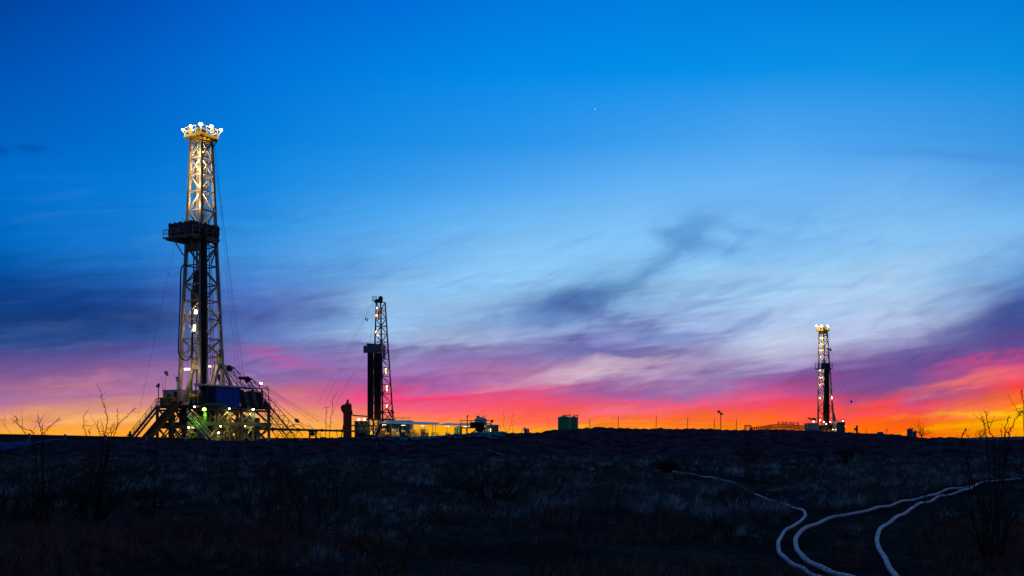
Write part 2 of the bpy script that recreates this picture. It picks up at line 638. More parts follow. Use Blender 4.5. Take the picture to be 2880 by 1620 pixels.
# the bank of spoil that rings the drilling pads: ridge line by compass direction
RIDGE = [(-400, 1246), (0, 1247), (60, 1246), (120, 1241), (190, 1238), (320, 1237), (420, 1238), (560, 1240), (640, 1241), (760, 1240), (860, 1239),
         (880, 1234), (905, 1230), (930, 1232), (960, 1231), (985, 1229), (1010, 1232), (1050, 1235), (1100, 1234), (1200, 1232), (1290, 1226), (1340, 1221), (1380, 1219),
         (1420, 1218), (1470, 1218), (1520, 1217), (1545, 1210), (1575, 1208), (1600, 1209), (1640, 1205), (1650, 1203), (1660, 1205), (1684, 1200), (1700, 1203), (1715, 1203),
         (1735, 1205), (1750, 1204), (1780, 1206), (1830, 1207), (1855, 1204), (1880, 1207), (1920, 1207), (1945, 1205), (1960, 1207), (2000, 1206), (2030, 1209), (2080, 1210),
         (2200, 1208), (2270, 1212), (2380, 1216), (2440, 1220), (2520, 1222), (2560, 1228), (2610, 1233), (2640, 1230), (2660, 1231), (2680, 1229), (2700, 1233), (2725, 1236), (2760, 1239), (2900, 1241), (3300, 1242)]
RX = np.array([p[0] for p in RIDGE], float)
RY = np.array([p[1] for p in RIDGE], float)
D1 = 102.0


def fbm(x, y, seed=0.0):
    h = 0
    for k, (f, a) in enumerate(((.13, 1.0), (.31, .55), (.7, .3), (1.6, .16), (3.3, .09))):
        h = h + a * np.sin(f * x * 1.7 + 2.1 * k + seed + 1.2 * np.sin(f * y * 1.3 + k)) * np.sin(f * y * 2.0 + 1.1 * k + seed * 1.7 + .9 * np.sin(f * x + k * 2))
    return h


def berm_h(u, d):
    """height of the bank at direction u = x/y and distance d"""
    px = 1440 + u * FPX
    zr = EYE + (HOR - np.interp(px, RX, RY)) / FPX * D1
    d0 = 80 + 2.5 * np.sin(u * 21) + 1.5 * np.sin(u * 53 + 1)
    d2 = 150.0
    up = np.clip((d - d0) / (D1 - d0), 0, 1)
    prof = np.where(up < 1, (up ** 1.15) * .55 + .45 * up * up * (3 - 2 * up), 1.0)
    dn = np.clip((d - D1 - 4) / (d2 - D1 - 4), 0, 1)
    prof = np.where(d > D1, 1 - .25 * dn * dn * (3 - 2 * dn), prof)
    end = np.clip((235 - d) / 40, 0, 1)
    x = u * d
    lump = fbm(x, d) * .36 * np.sin(np.pi * np.clip(up, 0, 1)) * np.where(d < D1, 1, .2)
    gull = .22 * np.abs(np.sin(x * .8 + 1.5 * np.sin(d * .3))) * np.sin(np.pi * np.clip(up, 0, 1))
    return zr * prof * end + lump - gull - .12 * (1 - up)


def berm():
    us = np.linspace(-.80, .80, 1500)
    ds = np.concatenate([np.linspace(76, D1, 46), np.linspace(D1 + .7, 150, 14), np.linspace(155, 240, 12)])
    UU, DD = np.meshgrid(us, ds)
    Z = berm_h(UU, DD)
    fine = .05 * np.sin(UU * 1900 + 3 * np.sin(DD * 2)) + .03 * np.sin(UU * 760 + 1)
    Z = Z + np.where(np.abs(DD - D1) < 14, fine, 0)
    co = np.stack([UU * DD, DD, Z], -1).reshape(-1, 3)
    nu = len(us)
    i, j = np.meshgrid(np.arange(len(ds) - 1), np.arange(nu - 1), indexing='ij')
    q = np.stack([i * nu + j, i * nu + j + 1, (i + 1) * nu + j + 1, (i + 1) * nu + j], -1).reshape(-1, 4)
    me = bpy.data.meshes.new('dirt_bank')
    me.from_pydata(co.tolist(), [], q.tolist())
    me.materials.append(mat('red_brown_spoil', (.125, .070, .090), 1, 0, .5, .9, bump=.9, col2=(.030, .016, .022), spec=0.0))
    me.polygons.foreach_set('use_smooth', [True] * len(me.polygons))
    o = bpy.data.objects.new('dirt_bank', me)
    COL.objects.link(o)
    tag(o, kind='structure')


berm()


def far_ridge():
    mb = MB()
    rows = [[], [], []]
    for k in range(161):
        px = -700 + k * (4300 / 160)
        top = np.interp(px, [-700, 0, 560, 900, 1400, 2660, 2700, 2735, 2770, 2880, 3600], [1228, 1230, 1231, 1232, 1232, 1232, 1231.5, 1231, 1229, 1227.5, 1227])
        top += .5 * math.sin(k * 1.7) + .3 * math.sin(k * 4.1)
        Y = 1500
        p = P(px, top, Y)
        rows[0].append(Vector((p.x * .9, Y * .9, -1)))
        rows[1].append(p)
        rows[2].append(Vector((p.x * 1.3, Y * 1.3, -1)))
    mb.grid(rows)
    o = mb.build('far_hills', mat('far_scrub', (.02, .018, .016), 1, 0, .4, .02))
    tag(o, kind='structure')


far_ridge()


# ------------------------------------------------------------------ grass
HA = [(1868, 1324), (1900, 1327), (1938, 1333), (1968, 1338), (2010, 1345), (2047, 1353), (2070, 1361), (2084, 1369), (2096, 1376), (2135, 1396), (2177, 1410), (2219, 1423), (2253, 1434), (2265, 1446), (2261, 1457),
      (2232, 1478), (2205, 1497), (2191, 1520), (2190, 1545), (2202, 1566), (2232, 1587), (2261, 1603), (2290, 1620), (2330, 1642), (2400, 1690)]
HB = [(2738, 1369), (2722, 1371), (2680, 1375), (2647, 1383), (2617, 1394), (2563, 1407), (2513, 1419), (2454, 1433), (2387, 1446), (2328, 1461), (2282, 1478), (2249, 1499), (2238, 1516), (2240, 1540), (2255, 1564), (2282, 1583), (2324, 1604), (2374, 1620), (2440, 1645), (2540, 1690)]
HC = [(2870, 1346), (2812, 1351), (2777, 1354), (2756, 1358), (2745, 1364), (2731, 1373), (2701, 1381), (2651, 1395), (2618, 1409), (2576, 1423), (2555, 1436), (2513, 1461), (2483, 1482), (2469, 1503), (2467, 1528), (2479, 1553), (2496, 1587), (2513, 1612), (2530, 1640), (2556, 1690)]
def grass():
    V, F = [], []
    zones = [(9.5, 20, 26, 30, .0085), (20, 34, 15, 22, .010), (34, 52, 8, 16, .014), (52, 84, 5.5, 11, .022)]
    base = 0
    vs_all, fs_all, at_all = [], [], []
    for d0, d1, dens, nb, wd in zones:
        area = .60 * (d1 * d1 - d0 * d0)
        n = int(area * dens)
        d = np.sqrt(rng.uniform(d0 * d0, d1 * d1, n))
        u = rng.uniform(-.60, .60, n)
        x, y = u * d, d
        pat = fbm(x * 1.3 + 40, y * 1.3, 2.0) + .5 * fbm(x * 4 + 9, y * 4, 5.0)
        keep = rng.uniform(-1.3, 1.1, n) < pat * 1.5 + .3
        x, y, pat = x[keep], y[keep], pat[keep]
        for path in (HA, HB, HC):
            hp = np.array([((a - 1440) / FPX * EYE * FPX / (b - HOR), EYE * FPX / (b - HOR)) for a, b in path])
            t_ = np.linspace(0, len(hp) - 1, 160)
            hx, hy = np.interp(t_, np.arange(len(hp)), hp[:, 0]), np.interp(t_, np.arange(len(hp)), hp[:, 1])
            far = np.ones(len(x), bool)
            for k in range(160):
                lim = .13 + .007 * hy[k]
                far &= ~((np.abs(x - hx[k] + .0) < lim) & (y - hy[k] < .12) & (hy[k] - y < .30 + .035 * hy[k]))
            far |= rng.random(len(x)) < .04
            x, y, pat = x[far], y[far], pat[far]
        # a worn dirt track between the clumps
        p0, p1 = np.array([-1.2, 15.0]), np.array([7.5, 29.0])
        dd = p1 - p0
        t_ = np.clip(((x - p0[0]) * dd[0] + (y - p0[1]) * dd[1]) / (dd @ dd), -.4, 1.3)
        off = np.abs((x - p0[0]) * dd[1] - (y - p0[1]) * dd[0]) / np.sqrt(dd @ dd) + .35 * np.sin(y * 1.3 + x)
        far = (off > .95) | (t_ <= -.4) | (t_ >= 1.3) | (rng.random(len(x)) < .12)
        x, y, pat = x[far], y[far], pat[far]
        size = np.clip(.23 + .19 * pat + rng.normal(0, .08, len(x)), .08, .66)
        tall = rng.random(len(x)) < .05
        size = np.where(tall, size * 1.6, size)
        for path in (HA, HB, HC):                     # trodden, short grass on the near side of each hose
            hp = np.array([((a - 1440) / FPX * EYE * FPX / (b - HOR), EYE * FPX / (b - HOR)) for a, b in path])
            t_ = np.linspace(0, len(hp) - 1, 240)
            hx, hy = np.interp(t_, np.arange(len(hp)), hp[:, 0]), np.interp(t_, np.arange(len(hp)), hp[:, 1])
            for k in range(240):
                near = (np.abs(x - hx[k]) < .2 + .006 * hy[k]) & (y < hy[k] + .2) & (hy[k] - y < 4.5)
                size = np.where(near, np.minimum(size, .055 + np.maximum(hy[k] - y, 0) * 1.5 / hy[k]), size)
        n = len(x)
        X = np.repeat(x, nb)
        Y = np.repeat(y, nb)
        S = np.repeat(size, nb) * rng.uniform(.45, 1.1, n * nb)
        th = rng.uniform(0, 2 * np.pi, n * nb)
        lean = rng.uniform(.1, .85, n * nb)
        r0 = np.abs(rng.normal(0, .06, n * nb))
        bx, by = X + r0 * np.cos(th), Y + r0 * np.sin(th)
        bz = gh(bx, by) - .02
        w = wd * rng.uniform(.5, 1.1, n * nb)
        px_, py_ = -np.sin(th + 1.0), np.cos(th + 1.0)
        dx, dy = np.cos(th) + .25, np.sin(th)
        mid = np.stack([bx + dx * S * lean * .32, by + dy * S * lean * .32, bz + S * .62], -1)
        tip = np.stack([bx + dx * S * lean, by + dy * S * lean, bz + S * (1.02 - .45 * lean)], -1)
        bl = np.stack([bx - px_ * w, by - py_ * w, bz], -1)
        br = np.stack([bx + px_ * w, by + py_ * w, bz], -1)
        off = np.stack([px_ * w * .7, py_ * w * .7, 0 * w], -1)
        vs = np.stack([bl, br, mid + off, mid - off, tip], 1).reshape(-1, 3)
        k = np.arange(n * nb) * 5 + base
        f1 = np.stack([k, k + 1, k + 2], -1)
        f2 = np.stack([k, k + 2, k + 3], -1)
        f3 = np.stack([k + 3, k + 2, k + 4], -1)
        vs_all.append(vs)
        fs_all.append(np.concatenate([f1, f2, f3]))
        base += len(vs)
    vs = np.concatenate(vs_all).astype(np.float32)
    fs = np.concatenate(fs_all).astype(np.int32)
    me = bpy.data.meshes.new('dry_grass')
    me.vertices.add(len(vs))
    me.vertices.foreach_set('co', vs.ravel())
    me.loops.add(fs.size)
    me.loops.foreach_set('vertex_index', fs.ravel())
    me.polygons.add(len(fs))
    me.polygons.foreach_set('loop_start', np.arange(0, fs.size, 3, dtype=np.int32))
    me.update(calc_edges=True)
    m = bpy.data.materials.new('dry_grass_blades')
    m.use_nodes = True
    nt = m.node_tree
    b = nt.nodes['Principled BSDF']
    b.inputs['Roughness'].default_value = .75
    b.inputs['Specular IOR Level'].default_value = .2
    tc = nt.nodes.new('ShaderNodeTexCoord')
    no = nt.nodes.new('ShaderNodeTexNoise')
    no.inputs['Scale'].default_value = .55
    no.inputs['Detail'].default_value = 6
    no.inputs['Roughness'].default_value = .7
    nt.links.new(tc.outputs['Object'], no.inputs['Vector'])
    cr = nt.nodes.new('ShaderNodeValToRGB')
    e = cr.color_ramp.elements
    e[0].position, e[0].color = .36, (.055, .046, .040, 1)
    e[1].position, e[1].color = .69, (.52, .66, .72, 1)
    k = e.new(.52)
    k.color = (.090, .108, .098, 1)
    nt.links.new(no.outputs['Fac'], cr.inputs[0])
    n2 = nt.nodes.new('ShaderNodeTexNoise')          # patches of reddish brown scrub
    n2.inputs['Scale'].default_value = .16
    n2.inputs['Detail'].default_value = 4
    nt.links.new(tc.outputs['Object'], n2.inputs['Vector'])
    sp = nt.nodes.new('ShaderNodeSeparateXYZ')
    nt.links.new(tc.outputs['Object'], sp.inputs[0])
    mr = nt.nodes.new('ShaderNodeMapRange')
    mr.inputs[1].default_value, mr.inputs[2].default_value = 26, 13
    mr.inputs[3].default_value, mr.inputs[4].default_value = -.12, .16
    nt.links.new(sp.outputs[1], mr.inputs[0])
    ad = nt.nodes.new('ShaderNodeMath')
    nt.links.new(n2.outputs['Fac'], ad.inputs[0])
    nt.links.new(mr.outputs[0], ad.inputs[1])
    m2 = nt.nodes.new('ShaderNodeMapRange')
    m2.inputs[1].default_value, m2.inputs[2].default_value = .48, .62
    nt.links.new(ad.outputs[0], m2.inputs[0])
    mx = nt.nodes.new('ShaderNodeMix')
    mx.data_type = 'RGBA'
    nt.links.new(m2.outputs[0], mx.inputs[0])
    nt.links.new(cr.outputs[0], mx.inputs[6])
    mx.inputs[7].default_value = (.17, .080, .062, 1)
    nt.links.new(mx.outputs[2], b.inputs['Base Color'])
    me.materials.append(m)
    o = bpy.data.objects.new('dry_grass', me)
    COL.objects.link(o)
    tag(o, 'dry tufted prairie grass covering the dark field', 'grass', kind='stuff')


grass()


# ------------------------------------------------------------------ shrubs
def jitter(v, s):
    return v + Vector((random.gauss(0, s), random.gauss(0, s), random.gauss(0, s)))


def grow(stems, twigs, p, d, ln, r, depth, zig=.22, lift=.10, kids=(3, 5), top=False):
    n = 5 if depth > 1 else 4
    pts, rs = [p.copy()], [r]
    d = d.normalized()
    for i in range(n):
        d = jitter(d, zig)
        d.z += lift
        d.normalize()
        p = p + d * (ln / n)
        pts.append(p.copy())
        rs.append(r * (1 - .75 * (i + 1) / n))
    (stems if top else twigs).tube(pts, rs, 5 if depth >= 2 else 3, False)
    if depth == 0:
        return
    for k in range(random.randint(*kids)):
        i = random.randint(1, n)
        a = jitter((pts[i] - pts[i - 1]).normalized(), .55)
        a.z += .15
        grow(stems, twigs, pts[i].copy(), a, ln * random.uniform(.38, .68), max(rs[i] * .72, .0035), depth - 1, zig, lift, kids)


def follow(stems, twigs, base, path, Y, r=.0118, side=True, dj=.25):
    """a stem from base that runs through the listed sight points at about distance Y"""
    pts = [Vector(base)]
    for k, (px, py) in enumerate(path):
        pts.append(P(px, py, Y + random.uniform(-dj, dj)))
    fine, rs = [], []
    L = len(pts)
    for i in range(L - 1):
        for k in range(4):
            t = k / 4
            q = pts[i].lerp(pts[i + 1], t)
            if i + t > 0:
                q = jitter(q, .008)
            fine.append(q)
            rs.append(max(.0045, r * (1 - .8 * (i + t) / (L - 1))))
    fine.append(pts[-1])
    rs.append(.0035)
    stems.tube(fine, rs, 5, False)
    if side:
        for i in range(3, len(fine) - 1):
            if random.random() < .75:
                dd = jitter((fine[i + 1] - fine[i]).normalized(), .8)
                twigs.tube([fine[i], fine[i] + dd * random.uniform(.02, .07)], [.004, .0025], 3, False)
            if random.random() < .10:
                dd = jitter((fine[i + 1] - fine[i]).normalized(), .5)
                grow(stems, twigs, fine[i].copy(), dd, random.uniform(.15, .4), .006, 0)


def shrub(label, px, py, height, spread, nstems, depth=3, group='leafless shrubs in the field', m=None, thick=.022, paths=(), pathY=None, kids=(3, 5), name='leafless_shrub', bias=0.0):
    g = G(px, py)
    g.z = float(gh(g.x, g.y)) - .03
    root = thing(name, label, 'shrub', g, 0, group)
    st, tw = MB(g), MB(g)
    for k in range(nstems):
        a = 2 * math.pi * (k + random.random() * .6) / max(nstems, 1)
        o = spread / height
        d = Vector((math.cos(a) * o * random.uniform(.3, 1.0) + bias, math.sin(a) * o * random.uniform(.2, .8), random.uniform(.7, 1.1)))
        b = g + Vector((math.cos(a), math.sin(a), 0)) * random.uniform(.02, .12)
        grow(st, tw, b, d, height * random.uniform(.6, .9), thick * random.uniform(.6, 1.1), depth, kids=kids, top=True)
    for path in paths:
        Y = pathY or g.y
        follow(st, tw, g + Vector((random.uniform(-.1, .1), random.uniform(-.1, .1), 0)), path, Y)
    m = m or M_bark
    if not st.f:
        st, tw = tw, MB(g)
    st.build('stems', m, root)
    if tw.f:
        tw.build('twigs', m, root)
    return root


L1 = [[(112, 1400), (104, 1290), (94, 1218), (85, 1212), (68, 1207), (47, 1187), (30, 1178)], [(108, 1380), (96, 1250), (47, 1187), (48, 1179), (44, 1169)],
      [(118, 1380), (118, 1280), (116, 1218), (114, 1204), (110, 1193), (109, 1169)], [(122, 1380), (121, 1260), (120, 1218), (119, 1201), (120, 1192)],
      [(124, 1360), (122, 1260), (123, 1218), (137, 1203), (157, 1187), (168, 1173)]]
L2 = [[(258, 1400), (252, 1300), (243, 1221), (237, 1207), (236, 1189), (234, 1168)], [(268, 1380), (283, 1290), (281, 1221), (276, 1207), (274, 1192), (276, 1181)],
      [(270, 1400), (285, 1300), (293, 1221), (300, 1203), (301, 1173), (298, 1161), (297, 1147), (290, 1136), (285, 1113), (281, 1095)],
      [(278, 1400), (300, 1290), (313, 1221), (326, 1204), (332, 1192), (331, 1167), (331, 1147)], [(284, 1380), (306, 1270), (332, 1192), (349, 1179), (363, 1164), (382, 1147)],
      [(272, 1380), (287, 1270), (289, 1221), (290, 1205), (289, 1190)], [(280, 1380), (300, 1270), (307, 1221), (314, 1200), (326, 1187)], [(262, 1390), (262, 1290), (255, 1221), (248, 1207)],
      [(340, 1400), (420, 1330), (500, 1290)], [(320, 1420), (420, 1390), (540, 1330)], [(200, 1420), (150, 1350), (130, 1300)], [(220, 1410), (170, 1340), (180, 1290)]]
shrub('large leafless shrub with tall twigs crossing the skyline left of the tallest rig', 266, 1496, 1.45, 1.8, 13, paths=L2, thick=.024, kids=(4, 6))
shrub('leafless shrub at the left edge with a crooked bough bending left', 122, 1500, 1.3, .9, 6, paths=L1, thick=.03, kids=(4, 5))
shrub('low leafless shrub cut off by the left edge of the view', 14, 1490, 1.35, .9, 6)
shrub('leafless multi stemmed shrub right of the large one, leaning right', 420, 1480, 1.35, 1.0, 7, bias=.35,
      paths=[[(450, 1420), (510, 1370), (570, 1320)], [(440, 1420), (470, 1350), (480, 1290)]])
shrub('leafless shrub leaning left, below the steel substructure of the tallest rig', 724, 1490, 1.5, 1.2, 6, bias=-.5,
      paths=[[(690, 1440), (640, 1400), (560, 1345)], [(700, 1430), (680, 1360), (640, 1310)], [(712, 1440), (690, 1380), (610, 1330)]])
shrub('slender forked leafless shrub between two wider ones, left of centre', 780, 1508, 1.45, 1.1, 5, paths=[[(790, 1460), (830, 1410), (860, 1340), (900, 1300)], [(780, 1450), (770, 1380), (740, 1320)]])
shrub('leafless shrub with two thick curved boughs, lowest of the left group', 853, 1528, 1.5, 1.4, 6,
      paths=[[(845, 1480), (836, 1430), (860, 1380), (910, 1330)], [(885, 1480), (930, 1440), (960, 1400)], [(838, 1420), (820, 1350), (810, 1310)]], thick=.026)
shrub('wide fan shaped leafless shrub standing alone in the middle of the field', 1385, 1428, 1.35, 1.9, 15, thick=.024,
      paths=[[(1420, 1390), (1470, 1350), (1520, 1310)], [(1340, 1390), (1290, 1350), (1262, 1310)], [(1425, 1400), (1480, 1370), (1555, 1330)], [(1350, 1400), (1320, 1340), (1300, 1290)]], kids=(4, 6))
shrub('reddish bare shrub nearest the camera at bottom centre', 1106, 1650, 1.2, .7, 3, 2, m=M_bark_red, thick=.02,
      paths=[[(1090, 1590), (1072, 1500), (1062, 1460), (1065, 1340)], [(1115, 1590), (1160, 1490), (1120, 1400), (1108, 1340)], [(1160, 1495), (1220, 1440), (1250, 1420), (1280, 1420)],
             [(1230, 1435), (1240, 1400), (1248, 1350)], [(1050, 1590), (1000, 1540), (960, 1500)], [(1062, 1480), (1020, 1450), (960, 1445)]])
shrub('reddish bare sapling right of bottom centre with one long upright twig', 1510, 1640, 1.2, .8, 5, 2, m=M_bark_red, thick=.014,
      paths=[[(1512, 1560), (1520, 1480), (1550, 1400), (1590, 1350), (1612, 1290), (1610, 1235)], [(1512, 1560), (1545, 1470), (1552, 1430)], [(1580, 1590), (1620, 1530), (1660, 1500)]])
R1 = [[(2790, 1440), (2780, 1320), (2775, 1236), (2772, 1217), (2768, 1197), (2764, 1184), (2763, 1169)], [(2800, 1440), (2800, 1310), (2795, 1231), (2784, 1216), (2778, 1196), (2775, 1173), (2773, 1158)],
      [(2760, 1440), (2720, 1300), (2706, 1236), (2708, 1222), (2712, 1212), (2718, 1202)], [(2800, 1460), (2812, 1300), (2817, 1227), (2816, 1206)], [(2810, 1440), (2824, 1300), (2827, 1225), (2828, 1206), (2834, 1184), (2839, 1169)],
      [(2816, 1430), (2830, 1300), (2838, 1227), (2840, 1214), (2847, 1197), (2857, 1176), (2867, 1163), (2880, 1156)], [(2750, 1480), (2700, 1410), (2640, 1380)], [(2730, 1500), (2670, 1450), (2620, 1450)],
      [(2840, 1450), (2870, 1380), (2880, 1250), (2876, 1130), (2873, 1098)], [(2740, 1480), (2725, 1350), (2725, 1233), (2722, 1222)]]
shrub('tall thorny leafless shrub at the right edge beside the pale hoses', 2790, 1600, 1.7, .85, 7, paths=R1, thick=.016, kids=(2, 4))
shrub('two thin upright twigs standing left of the red vessel', 945, 1440, .9, .4, 3, 2, group='lone twigs against the afterglow', name='bare_twigs',
      paths=[[(935, 1350), (927, 1230), (929, 1198), (928, 1184), (936, 1153), (935, 1128), (937, 1114)], [(930, 1350), (917, 1221), (917, 1193), (915, 1177), (919, 1158), (916, 1144)],
             [(925, 1300), (900, 1225), (880, 1205), (866, 1190)], [(950, 1300), (948, 1225), (948, 1205)], [(935, 1300), (908, 1235), (900, 1215)]])
shrub('thin spreading twigs on the bank right of the dark blue building', 1425, 1345, .9, .6, 3, 2, group='lone twigs against the afterglow', name='bare_twigs',
      paths=[[(1425, 1280), (1425, 1216), (1416, 1198), (1418, 1174), (1416, 1154)], [(1428, 1280), (1428, 1216), (1437, 1193), (1444, 1158)], [(1420, 1270), (1414, 1214), (1402, 1193)], [(1430, 1280), (1440, 1216), (1443, 1190)]])
shrub('dark bush at the foot of the bank, left of the farthest rig', 2105, 1303, 1.35, 1.6, 12, kids=(4, 6), thick=.035, group='bushes at the foot of the bank', paths=[[(2140, 1295), (2170, 1285), (2195, 1282)]])
shrub('small upright bush below the farthest rig', 2308, 1302, 1.1, .7, 6, thick=.03, group='bushes at the foot of the bank')
shrub('rounded dark bush right of the small upright one', 2383, 1305, 1.5, 1.2, 11, kids=(4, 6), thick=.032, group='bushes at the foot of the bank')
shrub('thin bush growing over the far end of the left hose', 1955, 1372, 1.1, .6, 5, thick=.014, group='bushes at the foot of the bank')
shrub('small bush on the field below the shelter canopies', 1060, 1330, 1.0, .7, 5, thick=.02, group='bushes at the foot of the bank')
shrub('sparse thin bush among the grass left of the hose bends', 1680, 1490, .55, .6, 6, 2, thick=.01)
shrub('low scrubby bush right of the bottom sapling', 1640, 1600, .75, .6, 6, 2, thick=.010, m=M_bark_red)
shrub('half hidden low bush between the right hoses and the edge', 2640, 1520, .95, .8, 6, 3, thick=.013, kids=(2, 4))


def yucca():
    g = G(1878, 1330)
    root = thing('yucca', 'dark spiky yucca above the start of the left hose', 'yucca', g)
    mb = MB(g)
    for k in range(420):
        a, e = random.uniform(0, 2 * math.pi), math.asin(random.uniform(-.05, 1))
        d = Vector((math.cos(a) * math.cos(e), math.sin(a) * math.cos(e), math.sin(e)))
        c = g + Vector((random.uniform(-.35, .35), random.uniform(-.3, .3), .25))
        ln = random.uniform(.45, .75)
        mid = c + d * ln * .5
        mb.tube([c, mid, c + d * ln - Vector((0, 0, .06))], [.012, .018, .002], 3, False)
    mb.build('leaves', mat('yucca_leaf', (.02, .03, .018), .6), root)
    t = MB(g)
    t.lathe(g, [(.2, -.05), (.28, .15), (.15, .4)], 10)
    t.build('trunk', M_bark, root)


yucca()


def far_tree(label, px, py, h, Y, sp, name='bare_tree'):
    b = P(px, py, Y)
    root = thing(name, label, 'tree', b)
    st, tw = MB(b), MB(b)
    st.tube([b - Vector((0, 0, .5)), b + Vector((0, 0, h * .3))], [.10, .07], 6)
    for k in range(7):
        a = k * .9
        grow(st, tw, b + Vector((0, 0, h * random.uniform(.15, .3))), Vector((math.cos(a) * sp, math.sin(a) * sp, 1)), h * .6, .06, 3, top=False)
    st.build('trunk', M_bark, root)
    tw.build('crown', M_bark, root)


far_tree('small bare tree right of the two far grey tanks', 2592, 1236, 3.0, 170, .8)
far_tree('low bare bush on the skyline near the right edge', 2758, 1238, 2.4, 200, 1.4)


# ------------------------------------------------------------------ hoses
def catmull(pts, k=8):
    out = []
    for i in range(len(pts) - 1):
        p0, p1, p2, p3 = pts[max(i - 1, 0)], pts[i], pts[i + 1], pts[min(i + 2, len(pts) - 1)]
        for j in range(k):
            t = j / k
            out.append(.5 * ((2 * p1) + (p2 - p0) * t + (2 * p0 - 5 * p1 + 4 * p2 - p3) * t * t + (3 * p1 - p0 - 3 * p2 + p3) * t ** 3))
    out.append(pts[-1])
    return out


def hose_mat():
    m = mat('pale_hose', (.60, .63, .65), .5, 0, 0, 16, col2=(.12, .12, .13), two=.50, bump=.8)
    return m


def hose(label, path, r):
    pts = [G(px, py, r * .8) for px, py in path]
    pts = catmull(pts, 10)
    for i, p in enumerate(pts):
        p.z = float(gh(p.x, p.y)) + r * .82 + .012 * math.sin(i * .37)
    mb = MB()
    rs = [r * (1 + .05 * math.sin(i * 1.3) + random.uniform(-.03, .03)) for i in range(len(pts))]
    mb.tube(pts, rs, 12)
    o = mb.build('water_hose', hose_mat(), smooth=True)
    tag(o, label, 'hose', 'pale hoses lying across the field')


hose('leftmost pale hose, winding to the yucca in the field', HA, .034)
hose('middle pale hose with the long sweeping bend', HB, .040)
hose('rightmost pale hose, curling below the thorny shrub', HC, .038)


# ------------------------------------------------------------------ survey stakes
def stake(label, px, top, bottom, Y):
    p = P(px, bottom, Y)
    t = P(px, top, Y)
    root = thing('survey_stake', label, 'stake', p, 0, 'pale survey stakes on the bank')
    mb = MB(p)
    mb.beam(p - Vector((0, 0, .3)), t, .07, .03)
    mb.build('lath', mat('stake_wood', (.34, .36, .38), .7), root)
    f = MB(p)
    q = t - Vector((0, 0, .05))
    f.hexa([q + Vector(v) for v in ((-.05, -.02, -.1), (.05, -.02, -.1), (.05, .02, -.1), (-.05, .02, -.1), (-.05, -.02, .03), (.05, -.02, .03), (.05, .02, .03), (-.05, .02, .03))])
    f.build('flagging', mat('stake_tape', (.1, .2, .5), .6), root)


for lab, px, t, b in (('leftmost pale stake on the bank below the dark catwalk', 406, 1256, 1268), ('pale stake on the bank under the shed of the tallest rig', 622, 1254, 1266),
                      ('pale stake on the bank below the left end of the canopies', 1058, 1247, 1260), ('pale stake on the bank below the black liner', 1141, 1249, 1260),
                      ('pale stake on the bank left of the green tanks', 1509, 1243, 1258)):
    Y = 92
    z = float(berm_h(np.array((px - 1440) / FPX), np.array(float(Y))))
    bb = HOR - (z - EYE) * FPX / Y
    stake(lab, px, bb - (b - t), bb, Y)
stake('tall pale stake in the grass below the green tanks', 1661, 1266, 1302, 74)


# ------------------------------------------------------------------ sheets draped on the bank
def drape(name, label, cat, px0, px1, dn, df, m, wr=.05, seed=0.0, edge=None, fine=0.0):
    mb = MB()
    rows = []
    nd, nu = (44, 420) if fine else (26, 150)
    for i in range(nd):
        row = []
        for j in range(nu):
            t, s = i / (nd - 1), j / (nu - 1)
            px = px0 + (px1 - px0) * s
            e = edge(s) if edge else 0
            d = dn + e + (df - dn - e) * t
            u = (px - 1440) / FPX
            z = float(berm_h(np.array(u), np.array(d)))
            x = u * d
            w = wr * (math.sin(x * 2.1 + d * 1.6 + seed + 1.5 * math.sin(d * .9)) + .6 * math.sin(x * 4.7 - d * 2.2 + seed) + .5 * abs(math.sin(x * 1.1 + d * .8 + seed)))
            if fine:
                k1 = math.sin(x * 5.1 + d * 3.3 + 2 * math.sin(x * .7))
                k2 = math.sin(x * 9.7 - d * 2.1 + 1.5 * math.sin(d * 1.3 + x * .4))
                w += fine * (max(0, k1) ** 6 + .7 * max(0, k2) ** 8) * (.4 + .6 * math.sin(x * .45 + 1) ** 2)
            row.append(Vector((x, d, z + .07 + w)))
        rows.append(row)
    mb.grid(rows)
    o = mb.build(name, m, smooth=True)
    md = o.modifiers.new('thickness', 'SOLIDIFY')
    md.thickness = .01
    tag(o, label, cat)


drape('plastic_sheet', 'blue tinged plastic sheet over the bank at the far left', 'plastic sheet', -60, 178, 92, 104, mat('blue_plastic', (.015, .045, .14), .5, 0, .5, 1.5, spec=.04), .06, 1.0, lambda s: 7 * s)
drape('pit_liner', 'shiny wrinkled black liner over the bank below the canopies', 'liner', 1025, 1425, 96.5, 106, mat('black_liner', (.004, .004, .005), .40, 0, .4, 2, spec=.012), .05, 2.5, lambda s: 3.5 * (1 - s) + .8 * math.sin(s * 19), fine=.10)
drape('plastic_scrap', 'crumpled pale plastic scrap on the bank below the liner', 'plastic sheet', 1368, 1420, 86, 88, mat('pale_plastic', (.06, .07, .11), .6, 0, .4, 2, spec=.04), .07, 4)
drape('plastic_scrap', 'small pale plastic scrap on the bank near the right edge', 'plastic sheet', 2638, 2652, 91, 94, mat('pale_plastic'), .03, 4)


